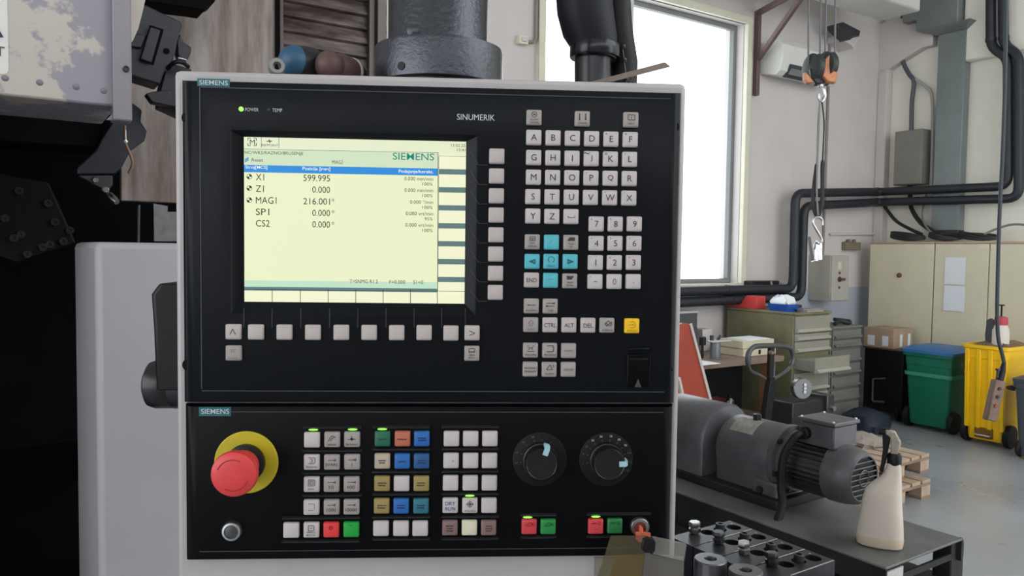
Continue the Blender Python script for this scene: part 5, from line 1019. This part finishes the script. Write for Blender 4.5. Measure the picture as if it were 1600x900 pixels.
for t_, c_ in ((.2, (40, 36, 34)), (.4, (40, 36, 34)), (.62, (150, 60, 52))):
    q = e0.lerp(e1_, t_)-fw*.024; mb = MB(); mb.lathe([(.010, 0), (.009, .008)], q, -fw, 12); PC.part('button', mb, mat('control_button_%d' % c_[0], srgb(*c_), .5), parent=cb_)
mb = MB(); mb.tube([at(1569, 566, PCd), at(1566, 580, PCd), at(1561, 596, PCd)], [.010, .018, .022], 12); PC.part('strain_relief', mb, M_rubber)
mb = MB(); mb.tube(catmull([at(x, y, PCd) for x, y in ((1573, -80), (1571, 100), (1567, 230), (1562, 330), (1559, 430), (1558, 490), (1560, 530), (1566, 553), (1569, 568))]), .0105, 8); PC.part('cable', mb, mat('cable_grey_black', srgb(52, 60, 66), .5))
mb = MB(); mb.cyl(at(1559, 578, PCd-.02), at(1558, 590, PCd-.02), .006); mb.cyl(at(1559, 576, PCd-.02), at(1559, 579, PCd-.02), .012); PC.part('hanger_pin', mb, M_dsteel)
# ---------------------------------------------------------------- workbench side
M_olive = mat('drawer_cabinet_olive', srgb(118, 116, 88), .45, var=.22, scale=5); M_dgrey = mat('drawer_cabinet_grey', srgb(118, 118, 112), .5, var=.08, scale=5); M_dfr = mat('drawer_front', srgb(142, 140, 128), .45, var=.06, scale=8)
M_alu = mat('handle_aluminium', srgb(214, 212, 206), .35, .5)
WF = 4.15
def drawer_cab(lb, x0, x1, yt, drawers, m, open_=None, back=WW-.01, WF=4.15):
    a = rw(x0, yt, WF); b = rw(x1, yt, WF); z1 = a[2]
    T = Thing('drawer_cabinet', lb, 'cabinet', ((a[0]+b[0])/2, (WF+back)/2, 0), group='drawer cabinets under the window wall')
    mb = MB(); mb.box(a[0], b[0], WF+.02, back, .05, z1-.01); T.part('body', mb, m, bevel=.005)
    mb = MB(); mb.box(a[0]-.008, b[0]+.008, WF-.005, back, z1-.01, z1+.012); T.part('top', mb, m, bevel=.004)
    mb = MB(); mb.box(a[0]+.03, b[0]-.03, WF+.06, back-.03, 0, .05); T.part('plinth', mb, M_black)
    for i, (y0, y1) in enumerate(drawers):
        za = rw((x0+x1)/2, y0, WF)[2]; zb3 = rw((x0+x1)/2, y1, WF)[2]; o = .22 if open_ == i else 0
        mb = MB(); mb.box(a[0]+.012, b[0]-.012, WF-o, WF+.02-o, zb3+.004, za-.004)
        if o: mb.box(a[0]+.025, b[0]-.025, WF+.02-o, WF+.15, zb3+.02, za-.03)
        d = T.part('drawer', mb, M_dfr if m is M_olive else m, bevel=.003)
        mb = MB(); mb.loft([[(u_, WF-o, zb3+.012), (u_, WF-.03-o, zb3+.018), (u_, WF-.032-o, zb3+.03), (u_, WF-.005-o, zb3+.045)] for u_ in (a[0]+.03, b[0]-.03)]); T.part('handle', mb, M_alu if m is M_olive else m, parent=d)
    return T, a, b, z1
DC, da, db, dz = drawer_cab('olive drawer cabinet with one drawer pulled open beside the workbench', 1243, 1299, 491, [(493, 520), (520, 532), (532, 550), (552, 577), (580, 610), (612, 660)], M_olive, 3, 4.68, 3.86)
D2, ea, eb, ez = drawer_cab('lower grey drawer cabinet in the corner by the black cart', 1301, 1347, 513, [(515, 530), (530, 543), (545, 566), (567, 585), (587, 605), (607, 625), (627, 660)], M_dgrey)
def on_top(px, py, z): return rz(px, py, z)
# red box, blue tray with tissue, papers and a steel square on the olive cabinet
M_red = mat('box_red', srgb(214, 70, 68), .5, var=.06, scale=10)
w_ = 4.42; a = rw(1134, 482, w_); b = rw(1181, 482, w_); z1 = rw(1160, 462, w_)[2]; z0 = dz+.012
u0_, u1_ = da[0]+.03, da[0]+.28
p0 = ru(1136, 470, da[0]+.02); p1 = ru(1182, 470, da[0]+.02)
mb = MB(); zq = ru(1170, 462, da[0]+.02)[2]; zl = ru(1140, 467, da[0]+.02)[2]
mb.prism([(da[0]+.02, y, z) for y, z in ((p1[1]+.0, z0), (p1[1]+.0, zq), (p0[1]*.35+p1[1]*.65, zq), (p0[1]*.45+p1[1]*.55, zl), (p0[1], zl), (p0[1], z0))], (.14, 0, 0))
RB = Thing('red_bin_box', 'red cut-out storage box on the olive drawer cabinet', 'box', (da[0]+.09, (p0[1]+p1[1])/2, z0)); RB.part('box_body', mb, M_red, bevel=.004)
mb = MB(); mb.box(da[0]+.03, da[0]+.15, p1[1]+.01, p0[1]*.35+p1[1]*.65-.01, zq, zq+.001); RB.part('box_inside_shade', mb, mat('box_red_shade', srgb(120, 36, 36), .6))  # darker red sheet on the solid box, painted as its shaded inside
p = rz(1229, 487, z0); mb = MB(); bl = .13
T = Thing('blue_tray', 'small blue tray full of white tissue on the olive drawer cabinet', 'tray', (p[0]+.05, p[1]+.08, z0), turn=0)
mb = MB(); mb.loft([[(x*s, y*s, z) for x, y in rrect(.17, .24, .01, 2)] for z, s in ((0, .9), (.07, 1.0), (.07, .95), (.02, .86))], True, True); T.part('tray', mb, mat('tray_blue', srgb(24, 74, 160), .4))
mb = MB(); L = []
for z, s in ((.04, .8), (.09, .95), (.12, .75), (.15, .35)): L.append([(x*s+random.uniform(-.012, .012), y*s+random.uniform(-.012, .012), z+random.uniform(-.015, .015)) for x, y in rrect(.17, .22, .03, 4)])
mb.loft(L); T.part('tissue', mb, mat('tissue_white', srgb(232, 236, 240), .8), label='crumpled white tissue')
p = rz(1264, 484, z0+.02); mb = MB(); mb.box(p[0]-.10, p[0]+.16, p[1]-.05, p[1]+.02, z0, z0+.02); mb.box(p[0]-.12, p[0]+.14, p[1]-.03, p[1]+.06, z0+.021, z0+.03); single('steel_bars', 'bright steel bars lying on the olive drawer cabinet', 'metal bar', mb, M_steel, (p[0], p[1], z0))
mb = MB(); c = rz(1258, 480, z0+.03); mb.tube([(c[0]+.07*math.cos(a), c[1]+.13+.07*math.sin(a), z0+.02+.008*(a/6.28)) for a in [2*math.pi*k/14 for k in range(40)]], .010, 6); single('wire_coil', 'coil of grey wire behind the steel bars on the olive cabinet', 'wire', mb, M_dsteel, (c[0], c[1]+.13, z0))
p = rz(1320, 507, ez+.02)
mb = MB(); mb.tube(catmull([(p[0]-.15, p[1]+.02, ez+.03), (p[0], p[1]+.06, ez+.05), (p[0]+.1, p[1]+.02, ez+.03), (p[0]+.22, p[1]+.1, ez+.04), (p[0]+.05, p[1]+.16, ez+.06)]), .022, 8); single('air_hose', 'dark hose lying on the lower grey drawer cabinet', 'hose', mb, M_hose, (p[0], p[1], ez+.012))
# workbench
zw_ = .86; fL = rz(1060, 574, zw_); fR = rz(1233, 557, zw_); WB0 = 3.84
WB = Thing('workbench', 'wooden-topped workbench with steel legs left of the drawer cabinets', 'workbench', ((fR[0]+3.4)/2, 4.2, 0))
uL, uR = 3.3, fR[0]
M_wood = mat('bench_wood', srgb(132, 112, 100), .6, var=.15, scale=6, stretch=(.3, 2, 1))
mb = MB(); mb.box(uL, uR, WB0, 4.70, zw_-.05, zw_); WB.part('bench_top', mb, M_wood, bevel=.004)
M_leg = mat('bench_leg_grey', srgb(112, 116, 122), .5)
for u_ in (uL+.1, 4.62, uR-.12):
    for y in (WB0+.04, 4.6):
        mb = MB(); mb.box(u_, u_+.05, y, y+.05, 0, zw_-.05); WB.part('leg', mb, M_leg, bevel=.003)
mb = MB(); mb.box(uL+.1, uR-.25, WB0+.05, 4.6, .32, .345); WB.part('lower_shelf', mb, M_wood, bevel=.003)
mb = MB(); mb.box(uR-.16, uR-.13, WB0+.02, WB0+.14, .02, zw_-.06); WB.part('side_board', mb, mat('board_brown', srgb(150, 106, 70), .6, var=.1, scale=8))
# black sheet added to make the space under the bench dark
mb = MB(); mb.box(uL, uR-.02, 4.30, 4.32, .0, zw_-.06); WB.part('darkening_sheet', mb, M_black)
# things on the bench
p = rz(1124, 561, zw_); T = Thing('bench_fixture', 'small steel fixture with round post on the workbench', 'fixture', (p[0], p[1]+.05, zw_), turn=0)
mb = MB(); mb.lathe([(.055, 0), (.055, .012), (.045, .014), (.045, .14), (.04, .15)], (0, 0, 0), (0, 0, 1), 20); T.part('post', mb, mat('fixture_grey', srgb(108, 114, 120), .4, .3))
mb = MB(); mb.box(-.09, .16, -.05, .05, .15, .165); T.part('plate', mb, M_alu, bevel=.003)
mb = MB(); mb.cyl((-.05, 0, .165), (-.05, 0, .21), .018, n=10); mb.cyl((.03, 0, .165), (.07, .01, .20), .014, n=10); T.part('clamp_screw', mb, M_dsteel)
mb = MB(); mb.lathe([(.03, 0), (.03, .07), (.02, .075)], (-.10, .06, .12), (0, 0, 1), 12); mb.cyl((-.10, .06, 0), (-.10, .06, .12), .012); T.part('knob', mb, M_black)
p = rz(1190, 556, zw_); M_bk2 = mat('book_cream', srgb(202, 196, 172), .6, var=.05, scale=12)
for k, (dx, z_, lb, w0) in enumerate(((0, 0, 'lower cream storage case of the stack on the workbench', .46), (-.02, .075, 'upper cream storage case of the stack on the workbench', .44))):
    T = Thing('storage_case', lb, 'case', (p[0]+dx, p[1]+.16, zw_+z_), turn=0, group='cream cases on the workbench')
    mb = MB(); mb.box(-w0/2, w0/2, -.14, .14, 0, .072); T.part('case', mb, M_bk2, bevel=.005)
    for s in (-.02, .16) if k == 0 else ():
        mb = MB(); mb.box(s, s+.025, -.146, -.14, .015, .055); T.part('latch', mb, M_black)
mb = MB(); mb.box(p[0]-.16, p[0]+.16, p[1]+.04, p[1]+.27, zw_+.147, zw_+.153); single('paper_pad', 'white paper pad on top of the cream cases', 'paper', mb, M_paper, (p[0], p[1]+.15, zw_+.147))
p = rz(1098, 572, zw_); mb = MB(); mb.box(p[0]-.05, p[0]+.24, p[1]+.02, p[1]+.22, zw_, zw_+.004); single('paper_sheet', 'white paper lying on the workbench edge by the orange stand', 'paper', mb, M_paper, (p[0], p[1], zw_))
p = rw(1097, 530, 4.5); mb = MB(); mb.box(p[0]-.06, p[0]+.07, 4.44, 4.58, zw_, rw(1097, 515, 4.44)[2]); single('white_carton', 'small white carton at the back of the workbench', 'box', mb, mat('carton_white', srgb(204, 198, 198), .6), (p[0], 4.5, zw_), bevel=.004)
a = rw(1040, 488, 4.40); b = rw(1090, 488, 4.40); T = Thing('equipment_case', 'dark equipment case with pale top at the back of the workbench', 'equipment', ((a[0]+b[0])/2, 4.5, zw_))
mb = MB(); mb.box(a[0], b[0], 4.40, 4.66, zw_, a[2]-.02); T.part('case', mb, mat('case_dark', srgb(70, 72, 74), .5), bevel=.005)
mb = MB(); mb.box(a[0]-.01, b[0]+.01, 4.39, 4.67, a[2]-.02, a[2]); T.part('lid', mb, mat('case_lid', srgb(176, 178, 176), .5), bevel=.004)
# pale sheet behind the bench
# items on the lower shelf
for px, py, r_, h_, m_, lb in ((1153, 652, .04, .17, M_steel, 'shiny spray can on the lower bench shelf'), (1138, 650, .035, .11, mat('can_grey', srgb(112, 108, 106), .4), 'grey can on the lower bench shelf beside the spray can')):
    p = rz(px, py, .345); T = Thing('spray_can', lb, 'can', (p[0], max(WB0+.12, p[1]), .345), turn=0)
    mb = MB(); mb.lathe([(r_*.95, 0), (r_, .005), (r_, h_*.8), (r_*.5, h_*.92)], (0, 0, 0), (0, 0, 1), 18); T.part('can', mb, m_); mb = MB(); mb.lathe([(r_*.45, h_*.9), (r_*.45, h_*1.1), (r_*.3, h_*1.12)], (0, 0, 0), (0, 0, 1), 14); T.part('cap', mb, M_black)
p = rz(1120, 642, .345); mb = MB(); mb.box(p[0]-.12, p[0]+.10, WB0+.15, WB0+.40, .345, .42); mb.box(p[0]-.10, p[0]+.04, WB0+.16, WB0+.36, .421, .47); single('parts_box', 'dark red parts box on the lower bench shelf', 'box', mb, mat('parts_red', srgb(120, 52, 50), .6), (p[0], WB0+.2, .345), bevel=.004)
# orange stand
OS = Thing('orange_stand', 'orange tapered steel stand with pale edge left of the workbench', 'stand', rw(1085, 720, 3.1)[:2]+(0,))
M_os = mat('orange_paint', srgb(158, 58, 36), .45, var=.12, scale=6)
zg = lambda pts, w, th: MB().prism([rw(x, y, w) for x, y in pts], (0, th, 0))
base = [rw(x, 600, 3.1) for x in (1040, 1118)]
P = [rw(x, y, 3.1) for x, y in ((1062, 508), (1068, 505), (1078, 506))]
pr = Vector(rw(1112, 635, 3.1)); ptp = Vector(rw(1078, 506, 3.1)); dr = (pr-ptp)/(pr.z-ptp.z); foot = ptp+dr*(0-ptp.z)
mb = MB(); mb.prism([P[0], P[1], P[2], tuple(foot), (P[0][0]-.1, 3.1, 0)], (0, .08, 0)); OS.part('upright_plate', mb, M_os, bevel=.006)
mb = MB(); mb.bar(ptp+Vector((0, -.004, 0)), foot+Vector((0, -.004, 0)), .022, .012, (1, 0, 0)); OS.part('pale_edge', mb, mat('edge_pale', srgb(196, 186, 178), .5))
a = Vector(rw(1060, 590, 2.9)); b = Vector(rw(1071, 640, 2.9)); d_ = (b-a)/(b.z-a.z); mb = MB(); mb.bar(a-d_*-.1 if False else a, a+d_*(-a.z), .02, .02, (1, 0, 0)); OS.part('side_strut', mb, MATS['edge_pale'])
mb = MB(); mb.box(P[0][0]-.15, foot.x+.05, 2.88, 3.22, 0, .03); OS.part('foot_plate', mb, M_os, bevel=.004)
# pallet truck handle
HWp = 3.0
PT = Thing('pallet_truck', 'pallet truck with grey loop handle in front of the workbench', 'pallet truck', rw(1206, 700, HWp)[:2]+(0,))
loop = [rw(x, y, HWp) for x, y in ((1196, 592), (1184, 585), (1174, 580), (1169, 568), (1169, 555), (1173, 546), (1182, 541), (1206, 540), (1228, 541), (1237, 547), (1239, 558), (1237, 568), (1232, 577), (1221, 585), (1209, 592))]
mb = MB(); P = catmull(loop, 4); mb.tube(P, [.012 if (i < 12 or i > len(P)-12) else .020 for i in range(len(P))], 10); PT.part('handle_loop', mb, mat('handle_dark_grey', srgb(84, 84, 86), .4, .4))
mb = MB(); a = rw(1205, 592, HWp); mb.bar(a, (a[0]-.03, HWp+.06, .25), .075, .05, (1, 0, 0)); PT.part('shaft', mb, M_black, bevel=.006)
mb = MB(); mb.bar(rw(1205, 542, HWp), rw(1203, 594, HWp), .05, .03, (1, 0, 0)); PT.part('lever_mount', mb, M_black, bevel=.004)
p = rw(1206, 551, HWp-.03); mb = MB(); mb.lathe([(.014, 0), (.016, .012), (.012, .03)], (p[0], HWp-.01, p[2]), (0, -1, 0), 12); PT.part('release_lever', mb, mat('lever_pinkish', srgb(150, 110, 104), .5))
mb = MB(); mb.box(a[0]-.14, a[0]+.08, HWp-.02, HWp+.22, .10, .40); mb.cyl((a[0]-.06, HWp+.1, .09), (a[0]+.06, HWp+.1, .09), .09, n=18); PT.part('pump_base', mb, M_black, bevel=.01)
for s in (-.34, -.06):
    mb = MB(); mb.box(a[0]+s, a[0]+s+.16, HWp+.2, HWp+.8, .05, .12); PT.part('fork', mb, M_os, bevel=.008)
# machine vise with face plate on a pedestal
VW = 3.35
VS = Thing('machine_vise', 'dark machine vise with shiny round face plate on a pedestal', 'vise', rw(1262, 700, VW)[:2]+(0,))
p = rw(1252, 607, VW); mb = MB(); mb.lathe([(.085, 0), (.09, .006), (.09, .05), (.085, .056)], (p[0], VW-.02, p[2]), (.35, 1, 0), 32); VS.part('face_plate', mb, mat('face_plate_steel', (.22, .22, .23), .25, .8))
for k in range(3):
    mb = MB(); mb.lathe([(.014, 0), (.014, .014)], (p[0]+.012, VW-.02, p[2]+.035-.03*k), (-.35, -1, 0), 10); VS.part('plate_bolt', mb, M_steel)
a = rw(1232, 625, VW); b = rw(1294, 625, VW); zv = rw(1270, 622, VW)[2]
mb = MB(); mb.box(a[0]+.02, b[0]-.01, VW-.03, VW+.25, zv-.28, zv-.01); VS.part('vise_body', mb, mat('vise_dark', srgb(52, 52, 54), .35, .4, var=.2, scale=20), bevel=.01)
mb = MB(); mb.box(b[0]-.10, b[0], VW-.06, VW+.2, zv-.22, zv+.02); VS.part('jaw', mb, mat('vise_jaw', srgb(84, 84, 86), .3, .6), bevel=.008)
mb = MB(); mb.cyl((b[0]-.05, VW-.06, zv-.09), (b[0]-.05, VW-.10, zv-.09), .022); VS.part('vise_screw', mb, M_steel)
mb = MB(); mb.box(a[0], b[0]-.02, VW-.02, VW+.24, 0, zv-.28); VS.part('pedestal', mb, M_black, bevel=.008)
# ---------------------------------------------------------------- pallets
M_pal = mat('pallet_wood', srgb(176, 154, 134), .7, var=.16, scale=7, stretch=(2.5, .4, 1)); M_pald = mat('pallet_wood_dark', srgb(140, 116, 98), .75, var=.16, scale=7)
zpt = .29; pc = rz(1452, 708, zpt)
def pallet(lb, u1, w0, z0, L=.80, Wd=.80):
    T = Thing('wooden_pallet', lb, 'pallet', (u1-Wd/2, w0+L/2, z0), group='stacked pallets')
    n = 6; bw_ = Wd/(n+.0)*.82
    for k in range(n):
        u_ = u1-Wd+(Wd-bw_)*k/(n-1); mb = MB(); mb.box(u_, u_+bw_, w0, w0+L, z0+.120, z0+.142); T.part('deck_board', mb, M_pal)
    for y in (w0, w0+L/2-.05, w0+L-.1):
        mb = MB(); mb.box(u1-Wd, u1, y, y+.1, z0+.098, z0+.119); T.part('stringer_board', mb, M_pald)
        for u_ in (u1-Wd, u1-Wd/2-.06, u1-.12):
            mb = MB(); mb.box(u_, u_+.12, y, y+.1, z0+.022, z0+.097); T.part('block', mb, M_pal)
    for u_ in (u1-Wd, u1-Wd/2-.06, u1-.12):
        mb = MB(); mb.box(u_, u_+.12, w0, w0+L, z0, z0+.021); T.part('base_board', mb, M_pald)
pallet('upper wooden pallet of the stack behind the spray bottle', pc[0], pc[1], .145)
pallet('lower wooden pallet of the stack behind the spray bottle', pc[0]-.16, pc[1]-.10, 0)
p = rz(1345, 692, zpt); mb = MB(); L = []
for z, s in ((0, .9), (.03, 1), (.06, .8), (.075, .4)): L.append([(x*s+random.uniform(-.02, .02), y*s+random.uniform(-.02, .02), z+random.uniform(-.008, .008)) for x, y in rrect(.30, .36, .08, 4)])
mb.loft(L); o = single('cloth_sack', 'crumpled pale sack lying on the upper pallet', 'sack', mb, mat('sack_pale', srgb(150, 142, 132), .8, var=.1, scale=15), (p[0], p[1], zpt), turn=0)
p = rz(1352, 672, 0.0); mb = MB(); L = []
for z, s in ((0, .9), (.08, 1), (.17, .85), (.22, .4)): L.append([(x*s+random.uniform(-.02, .02), y*s+random.uniform(-.02, .02), z+random.uniform(-.01, .01)) for x, y in rrect(.42, .42, .12, 4)])
mb.loft(L); single('dark_bag', 'dark blue rubbish bag on the floor beside the black cart', 'bag', mb, mat('bag_dark_blue', srgb(40, 48, 62), .4, bump=.4, var=.2, scale=12), (p[0], p[1], 0), turn=0)
# pale strip hanging at the window behind the hose
a = rw(962, 0, WW-.10); b = rw(990, 0, WW-.10); zq = rw(976, 128, WW-.10)[2]
mb = MB(); mb.box(a[0], b[0], WW-.105, WW-.10, zq, 4.9); single('blind_strip', 'pale grey blind strip hanging before the window behind the hose', 'blind', mb, mat('blind_pale', srgb(200, 206, 196), .7), (a[0], WW-.10, zq))
# small switch on the wall left of the window, with its conduit
a = rw(812, 53, WW-.06); b = rw(826, 70, WW-.06); T = Thing('wall_switch', 'small cream switch with conduit on the wall left of the window', 'switch', ((a[0]+b[0])/2, WW-.03, b[2]))
mb = MB(); mb.box(a[0], b[0], WW-.06, WW-.001, b[2], a[2]); T.part('switch_body', mb, M_wframe, bevel=.006)
mb = MB(); mb.box(a[0]+.02, b[0]-.02, WW-.07, WW-.06, b[2]+.02, a[2]-.02); T.part('rocker', mb, M_keyw, bevel=.003)
q = rw(838, 60, WW-.03); mb = MB(); mb.tube([(b[0], WW-.03, (a[2]+b[2])/2), (q[0]-.03, WW-.03, (a[2]+b[2])/2), (q[0], WW-.03, (a[2]+b[2])/2+.04), (q[0], WW-.03, 4.9)], .014, 8); T.part('conduit', mb, mat('conduit_brown', srgb(138, 128, 124), .5))
